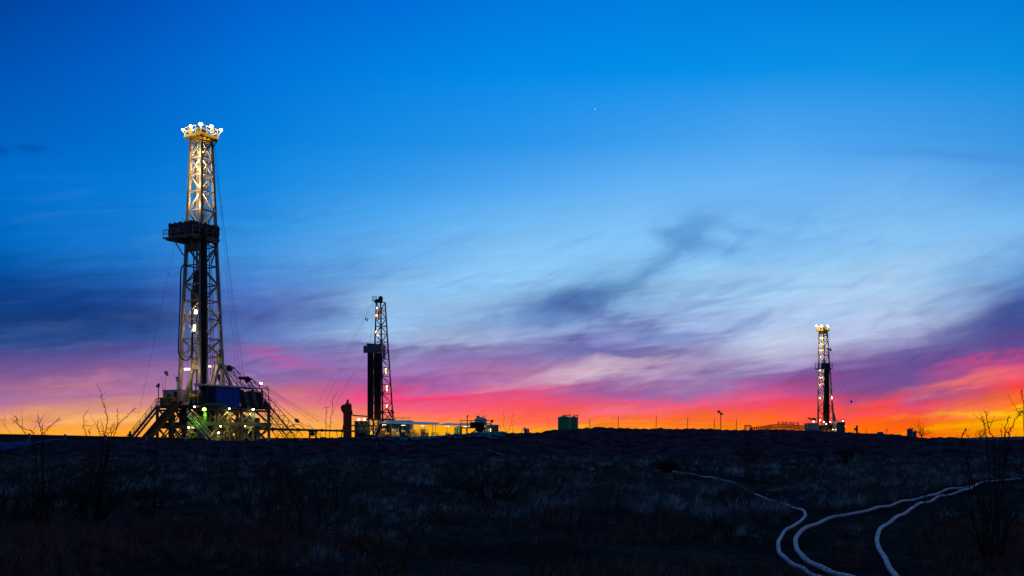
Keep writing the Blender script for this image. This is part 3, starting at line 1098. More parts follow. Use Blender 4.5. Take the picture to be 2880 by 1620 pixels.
# ------------------------------------------------------------------ rig parts
def lattice(mb_leg, mb_br, centre, half, zs, leg_w, br_w, axes=((1, 0), (0, 1)), skip=(), xb=()):
    """four tapering legs with horizontals and diagonals; centre(z) -> (a, b), half(z) -> half width"""
    (ax, ay), (bx, by) = axes

    def corner(k, z):
        ca, cb = centre(z)
        h = half(z)
        i, j = ((-1, -1), (1, -1), (1, 1), (-1, 1))[k]
        return Vector((ca + h * (i * ax + j * bx), cb + h * (i * ay + j * by), z))
    for k in range(4):
        mb_leg.beam(corner(k, zs[0]), corner(k, zs[-1]), leg_w)
    for n in range(len(zs)):
        for k in range(4):
            if k in skip:
                continue
            mb_br.beam(corner(k, zs[n]), corner((k + 1) % 4, zs[n]), br_w * 1.25, br_w)
            if n < len(zs) - 1:
                p, q = corner(k, zs[n]), corner((k + 1) % 4, zs[n + 1])
                p2, q2 = corner((k + 1) % 4, zs[n]), corner(k, zs[n + 1])
                if n in xb:
                    mb_br.beam(p, q, br_w)
                    mb_br.beam(p2, q2, br_w)
                elif (n + k) % 2:
                    mb_br.beam(p, q, br_w)
                else:
                    mb_br.beam(p2, q2, br_w)
    return corner


def rail(mb, pts, h=1.1, w=.06, step=1.6):
    for i in range(len(pts) - 1):
        p, q = Vector(pts[i]), Vector(pts[i + 1])
        for f in (1, .55):
            mb.beam(p + Vector((0, 0, h * f)), q + Vector((0, 0, h * f)), w)
        n = max(1, int((q - p).length / step))
        for k in range(n + 1):
            a = p.lerp(q, k / n)
            mb.beam(a, a + Vector((0, 0, h)), w)


def stair(mb_s, mb_r, p, q, side, width=.9):
    """flight from the top p to the foot q; side is a unit vector across it"""
    p, q, side = Vector(p), Vector(q), Vector(side)
    for s in (-1, 1):
        o = side * (s * width / 2)
        mb_s.beam(p + o, q + o, .07, .32)
    n = max(3, int(abs(p.z - q.z) / .24))
    for k in range(n + 1):
        c = p.lerp(q, k / n)
        mb_s.beam(c - side * width / 2, c + side * width / 2, .26, .05)
    for s in (-1, 1):
        o = side * (s * width / 2)
        for hgt in (1.05, .55):
            mb_r.beam(p + o + Vector((0, 0, hgt)), q + o + Vector((0, 0, hgt)), .06)
        n2 = max(2, int((p - q).length / 1.5))
        for k in range(n2 + 1):
            c = p.lerp(q, k / n2) + o
            mb_r.beam(c, c + Vector((0, 0, 1.05)), .06)


WATTS = {}


def bulb(parent, p, watts, col, r=.12, spot=False):
    l = bpy.data.lights.new('lamp_light', 'SPOT' if spot else 'POINT')
    if spot:
        l.spot_size = R(150)
        l.spot_blend = .4
    l.energy = watts
    l.color = col
    l.shadow_soft_size = r
    o = bpy.data.objects.new('lamp_light', l)
    COL.objects.link(o)
    o.parent = parent
    o.location = p
    return o


def floodlight(parent, p, aim, r, lens_mat, watts=0, col=(1, .70, .32), name='floodlight', spot=False, wide=1.0):
    """a lamp head: bowl housing (part) with a domed glowing lens (sub-part)"""
    p, aim = Vector(p), Vector(aim).normalized()
    ref = aim.orthogonal().normalized()
    h = MB()
    h.tube([p - aim * r * 1.3, p - aim * r * .5, p], [r * .45, r * .9, r * 1.08], 10)
    ho = h.build(name, M_dark, parent)
    l = MB()
    l.ball(p + aim * r * .12, r, 10, wide, wide, .8)
    l.build('lens', lens_mat, ho)
    if watts:
        bulb(ho, p + aim * (r * 1.2 + .15), watts, col, spot=spot)
    return ho


def tube_lamp(parent, p, q, r, lens_mat, name='tube_light', watts=0, col=(1, .66, .27)):
    h = MB()
    p, q = Vector(p), Vector(q)
    d = (q - p).normalized()
    h.beam(p - d * .12, p, r * 2.3)
    h.beam(q, q + d * .12, r * 2.3)
    ho = h.build(name, M_dark, parent)
    l = MB()
    l.tube([p, q], r, 8)
    l.build('lens', lens_mat, ho)
    if watts:
        bulb(ho, p.lerp(q, .1) + Vector((r + .2, .15, 0)), watts * .6, col)
        bulb(ho, p.lerp(q, .9) + Vector((-.95, .35, 0)), watts * .4, col)  # added light set off the tube, brightens the outer faces around it
    return ho


# ================================================================== the tallest rig
def rig_one():
    o1 = Vector(((577 - 1440) / FPX * 150, 150, 0))
    F = Frame(o1, R(60))
    root = thing('drilling_rig', 'tallest floodlit drilling rig at left with yellow crown platform and tan lattice mast', 'drilling rig', o1, R(60))
    ZF = 6.9
    # ---- mast
    cen = lambda z: (3.98, 5.1)
    half = lambda z: (2.1 + (49 - z) * .0629) / 2
    pys = [394, 442, 490, 537, 591, 640, 690, 746, 799, 846, 898, 953, 1003]
    zs = [EYE + (HOR - p) / FPX * 155 for p in pys][::-1]
    leg, br = MB(), MB()
    corner = lattice(leg, br, cen, half, zs, .42, .17, skip=(), xb=(0, 6, 10, 11))
    # lower legs and the open V door
    zb = zs[0]
    for k in range(4):
        leg.beam(corner(k, zb), corner(k, ZF), .48)
    mids = F.P(550, 1012, 155)
    leg.beam(mids, F.P(520, 1130, 155.2), .5)
    leg.beam(F.P(548, 1012, 157), F.P(556, 1040, 155), .3)
    leg.beam(F.P(614, 1025, 155), F.P(600, 1086, 155), .45)
    leg.beam(F.P(628, 1030, 159), F.P(654, 1092, 162), .4)
    leg.beam(F.P(618, 985, 157), F.P(620, 1040, 157), .8, .9)
    leg.beam(F.P(612, 1030, 156), F.P(632, 1030, 159), .5)
    br.beam(F.P(548, 1032, 155), F.P(566, 1034, 154), .6)
    br.beam(F.P(604, 1018, 156), F.P(590, 1085, 155), .18)
    leg.build('mast_legs', M_mast, root)
    br.build('mast_bracing', M_mast, root)
    ld = MB()
    for sx in (-.2, .2):
        ld.beam((cen(0)[0] + .7 + sx, cen(0)[1] - half(10) + .2, 9), (cen(0)[0] + .35 + sx, cen(0)[1] - half(49) + .2, 48.5), .05)
    for k in range(110):
        t = k / 110
        c = Vector((cen(0)[0] + .7, cen(0)[1] - half(10) + .2, 9)).lerp(Vector((cen(0)[0] + .35, cen(0)[1] - half(49) + .2, 48.5)), t)
        ld.beam(c - Vector((.2, 0, 0)), c + Vector((.2, 0, 0)), .035)
    ld.build('ladder', M_dark, root)
    # ---- crown
    zc = 48.9
    s = 1.72
    ca, cb = cen(0)
    cd = MB()
    cd.box((ca - s, cb - s, zc), (ca + s, cb + s, zc + .18))
    for k in range(5):
        t = -s + 2 * s * k / 4
        cd.box((ca + t - .06 * (1 if k else -1) * 1, cb - s + .02, zc - .35), (ca + t + .08, cb + s - .02, zc - .003))
    cd.box((ca - s - .04, cb - s - .12, zc - .15), (ca + s + .04, cb - s - .003, zc + .22))
    cd.box((ca - s - .12, cb - s - .12, zc - .15), (ca - s - .043, cb + s + .12, zc + .22))
    cd.box((ca + s + .043, cb - s - .12, zc - .15), (ca + s + .12, cb + s + .12, zc + .22))
    cd.build('crown_platform', M_yellow, root)
    sh = MB()
    for t in (-.5, -.15, .2, .55):
        sh.tube([(ca + t - .08, cb, zc + .75), (ca + t + .08, cb, zc + .75)], .62, 14)
    sh.box((ca - .8, cb - .3, zc + .185), (ca + .8, cb + .3, zc + .5))
    sh.build('crown_sheaves', M_dark, root)
    rl = MB()
    sq = [(ca - s, cb - s, zc + .18), (ca + s, cb - s, zc + .18), (ca + s, cb + s, zc + .18), (ca - s, cb + s, zc + .18), (ca - s, cb - s, zc + .18)]
    rail(rl, sq, 1.25, .075, 1.1)
    rl.build('crown_railing', M_yellow, root)
    kn = MB()
    for i, j in ((-1, -1), (1, -1), (1, 1), (-1, 1)):
        kn.beam((ca + i * .95, cb + j * .95, zc - 2.0), (ca + i * s * .95, cb + j * s * .95, zc - .4), .16)
    kn.build('crown_braces', M_mast, root)
    arms = MB()
    spots = [(ca - s - .15, cb + s + .25), (ca - s - .12, cb + .3), (ca - s - .1, cb - s - .1), (ca + .3, cb - s - .12), (ca + s + .45, cb - s - .2)]
    pyl = [365, 355, 349, 355, 365]
    for (a, b), py, rr_ in zip(spots, pyl, (.22, .23, .29, .26, .24)):
        Y = F.o.y + a * F.s + b * F.c
        z = EYE + (HOR - py) / FPX * Y
        aa, bb = max(min(a, ca + s), ca - s), max(min(b, cb + s), cb - s)
        arms.beam((aa, bb, zc + .2), (a, b, z - .3), .1)
        d = Vector((a - ca, b - cb, 0)).normalized() * .55 + Vector((-.5, -.4, -.25))
        floodlight(root, (a, b, z), d, rr_, M_lampw, 110, (1, .84, .5), wide=1.15)
    # two small downlights light the deck
    for a, b in ((ca - 1.1, cb + .7), (ca + .9, cb - 1.1)):
        floodlight(root, (a, b, zc + 1.0), (-.3, -.3, -1), .11, M_lampw, 80, (1, .84, .5))
    arms.build('floodlight_arms', M_yellow, root)
    # ---- monkey board
    a0, a1, b0, b1, zm = .55, 5.6, 3.0, 8.6, 33.0
    dk = MB()
    dk.box((a0 - .5, b0 - .3, zm - .2), (a1, b1 + .7, zm))
    for k in range(6):
        b = b0 + (b1 - b0) * k / 5
        dk.beam((a0 - .4, b, zm - .36), (a1, b, zm - .36), .14, .3)
    dk.build('monkey_board', M_steel, root)
    ww = MB()
    n = 16

    def wall(p, q, h, amp, seed):
        p, q = Vector(p), Vector(q)
        d = (q - p).normalized()
        nn = Vector((d.y, -d.x, 0))
        rows = []
        for i in range(7):
            row = []
            for j in range(n + 1):
                c = p.lerp(q, j / n)
                sag = .10 * math.sin(j * 1.9 + seed) * (1 if i == 6 else .2)
                row.append(c + Vector((0, 0, .12 + (h + sag) * i / 6)) + nn * amp * math.sin(j * 1.3 + i * .9 + seed) * math.sin(i * .7 + j * .4))
            rows.append(row)
        ww.grid(rows)
    wall((a0, b1, zm), (a0, b0 + .1, zm), 2.05, .12, 0)
    wall((a0, b0 + .1, zm), (a1 - 1.4, b0 + .1, zm), 1.95, .12, 1.3)
    wall((a1, b0, zm), (a1, b1, zm), 1.8, .1, 2)
    wall((a1, b1, zm), (a0, b1, zm), 1.8, .1, 3)
    wo = ww.build('windwall', M_tarp, root)
    md = wo.modifiers.new('thickness', 'SOLIDIFY')
    md.thickness = .05
    bun = MB()
    for k in range(46):
        c = Vector((a1 - 1.3 + random.uniform(-.2, 1.4), b0 + random.uniform(-.25, .35), zm + random.uniform(-.1, 2.0)))
        bun.ball(c, random.uniform(.16, .34), 6, random.uniform(.6, 1.3), .8, random.uniform(.7, 1.5))
    bun.build('tarpaulin_bundle', M_tarp, root)
    mr = MB()
    rail(mr, [(a0 - .45, b1 + .65, zm), (a0 - .45, b0 + 1.4, zm)], 1.15, .07, 1.3)
    rail(mr, [(a0 - .45, b0 - .25, zm), (a1 - 1.5, b0 - .25, zm)], 1.25, .07, 1.3)
    rail(mr, [(a0 - .45, b1 + .65, zm), (a0 + 1.2, b1 + .65, zm)], 1.15, .07, 1.3)
    mr.build('monkey_board_railing', M_mast, root)
    mk = MB()
    mk.beam(F.P(492, 678, 154), F.P(514, 716, 154.5), .16)
    mk.beam(F.P(514, 716, 154.5), F.P(527, 722, 155), .16)
    mk.beam((a1 - .2, b0, zm - .4), (4.4, cb - half(29), 29), .16)
    mk.beam((a0, b0 + 1, zm - .4), (ca - half(29), cb - half(29), 29.5), .16)
    mk.box((ca - half(31) - .05, cb - half(31), 30.8), (ca - half(31) + .05, cb + half(31), 32.6))
    mk.tube([F.P(513, 622, 154), F.P(513, 612, 154)], .06, 5)
    mk.tube([F.P(513, 615, 154), F.P(533, 572, 155)], .03, 4)
    mk.build('monkey_board_braces', M_steel, root)
    # ---- hoisting gear
    tb = MB()
    c = F.P(557, 785, 155.6)
    tb.lathe(c, [(.15, -1.9), (.35, -1.5), (.5, -.8), (.72, .2), (.75, .8), (.5, 1.3), (.15, 1.5)], 12)
    tb.box((c.x - .25, c.y - .8, c.z - .5), (c.x + .25, c.y + .8, c.z + .9))
    tb.tube([c + Vector((0, 0, -1.9)), c + Vector((0, 0, -2.9))], .2, 8)
    tb.build('travelling_block', mat('dull_olive_paint', (.07, .065, .03), .5, .2), root)
    td = MB()
    c2 = F.P(556, 842, 155.6)
    td.box((c2.x - .6, c2.y - .75, c2.z - 1.2), (c2.x + .6, c2.y + .9, c2.z + 1.2))
    td.box((c2.x - .75, c2.y - .4, c2.z + 1.2), (c2.x + .2, c2.y + .3, c2.z + 2.1))
    td.tube([c2 + Vector((-.3, .8, 1.2)), c2 + Vector((-.3, 1.0, 1.9)), c2 + Vector((-.3, .4, 2.2)), c2 + Vector((-.3, 0, 1.9))], .07, 6)
    for t in (-.35, .35):
        td.beam(c2 + Vector((t, 0, -1.2)), c2 + Vector((t * .6, 0, -4.2)), .12)
    td.box((c2.x - .3, c2.y - .3, c2.z - 4.7), (c2.x + .3, c2.y + .3, c2.z - 4.2))
    td.build('top_drive', mat('dull_olive_paint'), root)
    wl = MB()
    for t in (-.5, -.2, .15, .5):
        wl.tube([(ca + t, cb + t * .4, zc), (c.x + t * .6, c.y, c.z + 1.2)], .022, 4)
    for px in (531, 556, 562, 584):
        wl.tube([F.P(px, 400, 155), F.P(px - 3, 1090, 155)], .025, 4)
    wl.build('hoist_lines', M_wire, root)
    gr = MB()
    gr.beam((ca - .1, cb + .9, ZF + 3), (ca - .1, cb + .9, 47), .22)
    gr.beam((ca + 1.0, cb + 1.1, ZF), (ca + .7, cb + .7, 47), .25)
    gr.build('guide_rail', M_mast, root)
    ip = MB()
    for da, db, r_ in ((-.55, .75, .10), (.15, -.75, .09), (.75, .2, .08), (.5, -.8, .05)):
        ip.tube([(ca + da * 1.6, cb + db * 1.6, ZF), (ca + da * 1.25, cb + db * 1.25, 30), (ca + da * .9, cb + db * .9, 48)], r_, 6)
    ip.build('service_lines', M_dark, root)
    # ---- kelly hose
    hs = MB()
    path = [(527, 748), (518, 745), (512, 752), (508.5, 768), (507, 850), (504, 930), (502, 985), (506, 1000), (514, 1010), (522, 1013.5), (531, 1011), (537, 1003), (540, 990), (541, 950), (539, 880), (545, 850)]
    hs.tube(catmull([F.P(x, y, 153.3) for x, y in path], 5), .11, 7)
    hs.build('mud_hose', M_black, root, True)
    sp = MB()
    sp.tube([F.P(539, 880, 153.5), F.P(538, 1000, 153.7), F.P(538, 1120, 153.7)], .07, 6)
    sp.build('standpipe', M_steel, root)
    # ---- mast lamps
    for px, t, b in ((563.5, 424, 433), (562.5, 458, 479), (562, 501, 520), (562.5, 556, 577)):
        tube_lamp(root, F.P(px, t, 154.4), F.P(px, b, 154.4), .12, M_lampd, watts=560)
    tube_lamp(root, F.P(551, 872, 154), F.P(550, 883, 154), .2, M_lampd, watts=110)
    tube_lamp(root, F.P(547, 914, 154), F.P(546, 932, 154), .17, M_lampd, watts=140)
    tube_lamp(root, F.P(519, 1038, 152.6), F.P(535, 1038, 152.6), .12, M_lampd, watts=230)
    tube_lamp(root, F.P(587, 1030.5, 154.5), F.P(594, 1030.5, 154.5), .07, M_lampd, watts=110)
    # ---- floor and substructure
    A1, B1 = 13.8, 10.8
    fl = MB()
    fl.box((0, 0, ZF - .38), (A1, B1, ZF))
    fl.build('drill_floor', M_dark, root)
    su, sb = MB(), MB()
    rows_b = [.15, 3.6, 7.2, B1 - .15]
    cols_a = [.15, 2.6, 5.2, 7.6, 10.2, A1 - .15]
    for b in rows_b:
        for a in cols_a:
            su.beam((a, b, -.2), (a, b, ZF - .38), .34)
        su.beam((-.3, b, 4.05), (A1 + .3, b, 4.05), .36, .6)
        su.beam((.3, b, 1.0), (A1 - .3, b, 1.0), .3, .4)
        su.beam((.3, b, 6.2), (A1 - .3, b, 6.2), .2, .3)
        for i in range(len(cols_a) - 1):
            p, q = cols_a[i], cols_a[i + 1]
            w = .17
            sb.beam((p, b, 4.35), (q, b, 6.4), w) if i % 2 else sb.beam((q, b, 4.35), (p, b, 6.4), w)
            sb.beam((p, b, 1.1), (q, b, 3.75), w)
            sb.beam((q, b, 1.1), (p, b, 3.75), w)
    for a in (.15, 5.2, 10.2, A1 - .15):
        su.beam((a, .3, 3.55), (a, B1 - .3, 3.55), .3, .5)
        for i in range(len(rows_b) - 1):
            p, q = rows_b[i], rows_b[i + 1]
            sb.beam((a, p, 4.3), (a, q, 6.4), .16)
            sb.beam((a, q, 1.1), (a, p, 3.3), .16)
            sb.beam((a, p, 1.1), (a, q, 3.3), .16)
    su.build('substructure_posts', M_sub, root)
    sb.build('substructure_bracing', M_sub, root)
    # cellar machinery seen between the posts
    mc = MB()
    for k in range(34):
        a, b = random.uniform(.8, 12.5), random.uniform(1, 9.8)
        z = random.choice((0, 0, 4.4, 4.4, 4.4))
        sx, sy, sz = random.uniform(.2, .7), random.uniform(.2, .7), random.uniform(.5, 1.7)
        mc.box((a - sx, b - sy, z), (a + sx, b + sy, z + sz))
        if random.random() < .6:
            mc.tube([(a, b, z + sz), (a + random.uniform(-2, 2), b, z + sz + .3), (a + random.uniform(-2, 2), b + 1, z + .2)], .12, 6)
    mc.lathe((ca, cb, 0), [(.6, .5), (.6, 2), (.9, 2), (.9, 3), (.5, 3), (.5, 4.2), (.8, 4.2), (.8, 5), (.4, 5), (.4, 6.3)], 12)
    mc.build('blowout_preventer', M_dark, root)
    # floor railings
    fr = MB()
    rail(fr, [(-.0, B1, ZF), (0, 3.2, ZF)], 1.1, .06, 1.5)
    rail(fr, [(0, B1, ZF), (A1, B1, ZF)], 1.1, .06, 1.8)
    rail(fr, [(A1, 0, ZF), (A1, B1, ZF)], 1.1, .06, 1.5)
    fr.build('floor_railing', M_dark, root)
    lp = MB()
    lp.beam(F.onb(755, 1142, .1), F.onb(755, 1092, .1), .09)
    lp.beam(F.ona(446, 1138, .1), F.ona(446, 1086, .1), .10)
    lp.beam(F.onb(730, 1092, .1), F.onb(730, 1082, .1), .09)
    lp.beam(F.ona(484, 1130, 1), F.ona(485, 1110, 1), .12)
    lp.beam(F.ona(561, 1132, 2), F.ona(561, 1078, 2), .08)
    lp.beam(F.ona(555, 1072, 2), F.ona(567, 1072, 2), .08)
    lp.build('lamp_posts', M_dark, root)
    # unlit lamp heads
    for p, d in ((F.onb(751, 1091, .1), Vector((-.6, -.4, -.5))), (F.ona(445, 1084, .1), Vector((-.6, -.2, -.8)))):
        h = MB()
        d = d.normalized()
        h.tube([p - d * .35, p, p + d * .25], [.14, .26, .30], 10)
        ho = h.build('floodlight', M_dark, root)
        l = MB()
        l.tube([p + d * .255, p + d * .28], .27, 10)
        l.build('lens', M_white, ho)
    down = Vector((-.45, -.6, -.35))
    floodlight(root, F.onb(733.5, 1079, .1), Vector((0, -.3, .4)), .24, M_lampy, 120, (1, .8, .3))
    floodlight(root, F.ona(574.5, 1151, -.25), down, .28, M_lampg, 900, (.3, 1, .03), spot=True)
    floodlight(root, F.ona(547, 1144, -.25), down, .15, M_lampcool, 120, spot=True)
    floodlight(root, F.onb(645, 1149, -.3), Vector((-.4, -.5, -.6)), .16, M_lampy, 480, (1, .80, .22), spot=True)
    floodlight(root, F.onb(712, 1151, -.3), Vector((-.3, -.5, -.7)), .20, M_lampw, 420, (1, .84, .4), spot=True)
    floodlight(root, F.ona(530.5, 1202, -.3), down, .14, M_lampcool, 60)
    floodlight(root, F.onb(615, 1217, -.3), down, .16, M_lampcool, 60)
    floodlight(root, F.onb(620, 1198, .6), down, .12, M_lampy, 160, (1, .82, .2))
    floodlight(root, F.onb(690, 1199, .6), down, .08, M_lampy, 200, (1, .82, .2))  # extra small lamp added inside to brighten the lattice
    # ---- V door slide
    vd = MB()
    top = F.ona(497, 1131, .0)
    foot = Vector((-7.2, top.y + .1, .2))
    for sgn in (-.75, .75):
        vd.beam(top + Vector((.3, sgn, .1)), foot + Vector((0, sgn, .1)), .3, .5)
    vd.beam(top + Vector((.3, 0, -.06)), foot + Vector((0, 0, -.06)), 1.4, .15)
    vd.build('v_door_ramp', M_rust, root)
    ss, sr = MB(), MB()
    t1 = F.ona(441, 1140, 0)
    stair(ss, sr, t1 + Vector((0, -.6, 0)), Vector((-6.6, t1.y - .6, .2)), (0, 1, 0), 1.0)
    t2 = F.ona(532, 1172, -1.2)
    f2 = F.ona(592, 1244, -1.2)
    stair(ss, sr, t2, f2, (1, 0, 0), .95)
    ss.build('stairs', mat('blue_grey_stair', (.06, .09, .15), .5), root)
    sr.build('stair_railing', M_steel, root)
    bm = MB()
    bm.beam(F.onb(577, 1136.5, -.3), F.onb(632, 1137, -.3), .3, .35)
    bm.build('shed_beam', mat('green_beam', (.05, .2, .03), .5), root)  # beam coloured green along its whole length
    # ---- guy lines
    gy = MB()
    gy.tube([F.P(497, 662, 153), F.P(378, 1222, 150)], .02, 4)
    for p, q, Y in (((601, 400), (664, 1036), 168), ((604, 400), (675, 1050), 172), ((606, 460), (688, 1075), 176), ((618, 760), (630, 1010), 158)):
        gy.tube([F.P(*p, 156), F.P(*q, Y)], .02, 4)
    gy.build('guy_wires', M_wire, root)
    return F, root


F1, RIG1 = rig_one()


# things standing on the rig floor and round it
def in_frame(F, name, label, cat, group=None):
    return thing(name, label, cat, F.o, F.rz, group)


def floor_things():
    F, ZF, A1 = F1, 6.9, 13.8
    # racked drill pipe
    t = in_frame(F, 'racked_drill_pipe', 'black column of drill pipe stands racked inside the mast of the tallest rig', 'drill pipe')
    c = F.P(573, 1000, 153.3)
    mb = MB()
    for i in range(4):
        for j in range(5):
            a, b = c.x - .26 + i * .15, c.y - .4 + j * .17
            mb.tube([(a, b, ZF), (a + random.uniform(-.03, .03), b, 34.0 + random.uniform(-.3, .5))], .066, 6)
    o = mb.build('pipe_bundle', M_pipe, t)
    o['kind'] = 'stuff'
    # the blue shed
    t = in_frame(F, 'drawworks_shed', 'long blue panelled shed with pale roof on the floor of the tallest rig', 'shed')
    z1 = 9.75
    x1 = F.onb(738.5, 1120, 0).x
    p1, p2 = F.onb(606, 1100, 0).x, F.onb(674, 1100, 0).x
    a = MB()
    a.box((p1 - .05, -.03, ZF + .01), (p1, 2.5, z1 - .05))
    for k in range(4):
        a.box((p1 - .08, .25 + k * .6, ZF + .05), (p1 - .053, .33 + k * .6, z1 - .1))
    a.build('dark_wall_panel', M_blue_d, t)
    b = MB()
    b.box((p1 + .01, -.09, ZF - .32), (p2, .05, z1 - .05))
    for k in range(5):
        x = p1 + .3 + (p2 - p1 - .6) * k / 4
        b.box((x - .025, -.105, ZF - .25), (x + .025, -.092, z1 - .12))
    b.build('blue_wall_panel', M_blue, t)
    c = MB()
    rows = []
    for i in range(13):
        row = []
        for j in range(37):
            s, v = j / 36, i / 12
            sag = .35 * (math.sin(math.pi * 2 * s) ** 2) * (v ** 3)
            fold = .14 * math.sin(s * 17 + v * 3) * (1 - abs(2 * v - 1) * .4) + .08 * math.sin(s * 41 - v * 6)
            row.append(Vector((p2 + .02 + (x1 - p2) * s, -.10 + fold - .05, ZF - .3 + (z1 - ZF + .05) * v - sag)))
        rows.append(row)
    c.grid(rows)
    co = c.build('tarpaulin', mat('dark_green_tarpaulin', (.010, .022, .022), .35, 0, .4, 2), t, True)
    md = co.modifiers.new('thickness', 'SOLIDIFY')
    md.thickness = .03
    r = MB()
    x2 = x1 + .1
    x0 = p1 - 1.5
    r.hexa([(x0, -.35, z1), (x2, -.35, z1), (x2, 3.0, z1 + .05), (x0, 3.0, z1 + .05), (x0, -.35, z1 + .16), (x2, -.35, z1 + .16), (x2, 3.0, z1 + .5), (x0, 3.0, z1 + .5)])
    r.build('roof', M_tin, t)
    q = MB()
    for x in (p1 + .2, p2, x1):
        q.box((x - .06, .07, ZF + .01), (x + .06, .19, z1 - .02))
    q.beam((x0 + .1, .2, ZF), (x0 + .1, .2, z1), .14)
    q.beam((x0 + .1, 2.7, ZF), (x0 + .1, 2.7, z1), .14)
    q.build('frame', M_dark, t)

    # doghouse cabins
    def cabin(label, pa, pb, pt, a, dep, group=None):
        lo, hi = F.ona(pb, 1130, a), F.ona(pa, pt, a)
        t = in_frame(F, 'doghouse', label, 'cabin', group)
        w = MB()
        w.box((a, lo.y, ZF + .1), (a + dep, hi.y, hi.z))
        for k in range(14):
            y = lo.y + .1 + (hi.y - lo.y - .2) * k / 13
            w.box((a - .03, y - .05, ZF + .2), (a - .003, y + .05, hi.z - .1))
        w.build('wall', M_white, t)
        r = MB()
        r.box((a - .12, lo.y - .12, hi.z + .003), (a + dep + .12, hi.y + .12, hi.z + .12))
        r.build('roof', M_tin, t)
        d = MB()
        dy = lo.y + (hi.y - lo.y) * .22
        d.box((a - .08, dy - .42, ZF + .15), (a - .035, dy + .42, hi.z - .25))
        d.build('door', M_dark, t)
        g = MB()
        gy = lo.y + (hi.y - lo.y) * .65
        g.box((a - .08, gy - .4, hi.z - 1.2), (a - .035, gy + .4, hi.z - .5))
        g.build('window', M_glass, t)
    cabin('white driller cabin at the left end of the floor of the tallest rig', 459, 506, 1099, 3.2, 2.6)
    cabin('white cabin behind the mast foot of the tallest rig', 527, 578, 1100, 9.0, 2.5)

    # yellow gear
    t = in_frame(F, 'tool_box', 'yellow scuffed tool box beside the railing of the tallest rig', 'tool box')
    lo, hi = F.ona(483, 1136, .8), F.ona(449, 1118, .8)
    b = MB()
    b.box((.8, lo.y, ZF + .02), (2.0, hi.y, hi.z - .15))
    b.build('body', mat('worn_yellow_paint', (.55, .36, .03), .5, 0, .7, 1.6, col2=(.06, .04, .01)), t)
    b = MB()
    b.box((.76, lo.y - .04, hi.z - .147), (2.04, hi.y + .04, hi.z))
    b.build('lid', M_yellow, t)
    t = in_frame(F, 'air_winch', 'yellow air winch on the rig floor left of the blue shed', 'winch')
    c = F.ona(552, 1117, 1.0)
    b = MB()
    b.tube([c + Vector((0, -.9, 0)), c + Vector((0, .9, 0))], .42, 14)
    b.tube([c + Vector((0, -.98, 0)), c + Vector((0, -.9, 0))], .62, 14)
    b.tube([c + Vector((0, .9, 0)), c + Vector((0, .98, 0))], .62, 14)
    b.build('drum', M_yellow, t)
    b = MB()
    b.box((c.x - .5, c.y - 1.1, ZF), (c.x + .6, c.y + 1.1, ZF + .3))
    for s in (-1, 1):
        b.beam((c.x, c.y + s * 1.03, ZF + .3), (c.x, c.y + s * 1.03, c.z), .2, .3)
    b.build('stand', M_dark, t)
    b = MB()
    b.box((c.x - .35, c.y - 1.9, ZF), (c.x + .4, c.y - 1.15, c.z + .2))
    b.tube([(c.x, c.y - 1.5, c.z + .2), (c.x, c.y - 1.5, c.z + .6)], .12, 8)
    b.build('motor', M_dark, t)

    # windsock
    p = F.ona(465, 1128, 3)
    t = in_frame(F, 'windsock', 'orange windsock on a thin pole above the white driller cabin', 'windsock')
    b = MB()
    b.tube([Vector((p.x, p.y, ZF + .02)), F.ona(465, 1044, 3)], [.04, .025], 6)
    b.build('pole', M_steel, t)
    s = MB()
    q0, q1 = F.ona(466, 1046, 3), F.ona(471.5, 1056, 3)
    s.tube([q0, q0.lerp(q1, .5), q1], [.30, .24, .16], 10, False)
    s.build('sock', M_orange, t)
    # whip aerial
    t = in_frame(F, 'whip_aerial', 'thin leaning whip aerial left of the orange windsock', 'aerial')
    b = MB()
    p0 = F.ona(460, 1100, 3.4)
    p0.z = ZF + .02
    b.tube([p0, F.ona(457.5, 1080, 3.4), F.ona(454, 1060, 3.4)], [.035, .03, .015], 6)
    b.ball(F.ona(454, 1059, 3.4), .05, 6)
    b.build('rod', M_dark, t)
    b = MB()
    b.lathe(p0, [(.14, 0), (.14, .12), (.06, .2)], 8)
    b.build('base', M_dark, t)
    # flag
    t = in_frame(F, 'flag', 'striped flag with a starred blue canton flying from a leaning pole by the mast', 'flag')
    b = MB()
    p0 = F.ona(502, 1105, 4)
    p0.z = ZF + .02
    b.tube([p0, F.ona(496.5, 1073, 4), F.ona(494, 1058, 4)], [.05, .04, .03], 6)
    b.build('pole', M_steel, t)
    cl = MB()
    o, u, v = F.ona(494, 1059, 4), F.ona(507, 1060, 4) - F.ona(494, 1059, 4), F.ona(496.5, 1073, 4) - F.ona(494, 1059, 4)
    nr, nc = 13, 14
    pts = [[o + u * (j / nc) + v * (i / nr) + Vector((.10 * math.sin(j * .8 + i * .2), 0, -.06 * math.sin(j * .5))) for j in range(nc + 1)] for i in range(nr + 1)]
    for i in range(nr):
        for j in range(nc):
            cl.cur = 2 if (i < 7 and j < 6) else (i % 2)
            if cl.cur == 2 and (i + j) % 2 and i < 6 and j < 5:
                cl.cur = 3
            q = [pts[i][j], pts[i][j + 1], pts[i + 1][j + 1], pts[i + 1][j]]
            if cl.cur == 3:
                m = sum(q, Vector()) / 4
                cl.cur = 2
                cl._add(q, [(0, 1, 2, 3)])
                cl.cur = 1
                cl._add([m + (x - m) * .35 + Vector((-.006, 0, 0)) for x in q], [(0, 1, 2, 3)])
            else:
                cl._add(q, [(0, 1, 2, 3)])
    co = cl.build('cloth', [mat('flag_red', (.30, .02, .03), .8), mat('flag_white', (.55, .55, .55), .8), mat('flag_blue', (.02, .03, .12), .8)], t)
    # light board on posts
    t = in_frame(F, 'sign_board', 'small grey board on a post left of the blue shed', 'board')
    b = MB()
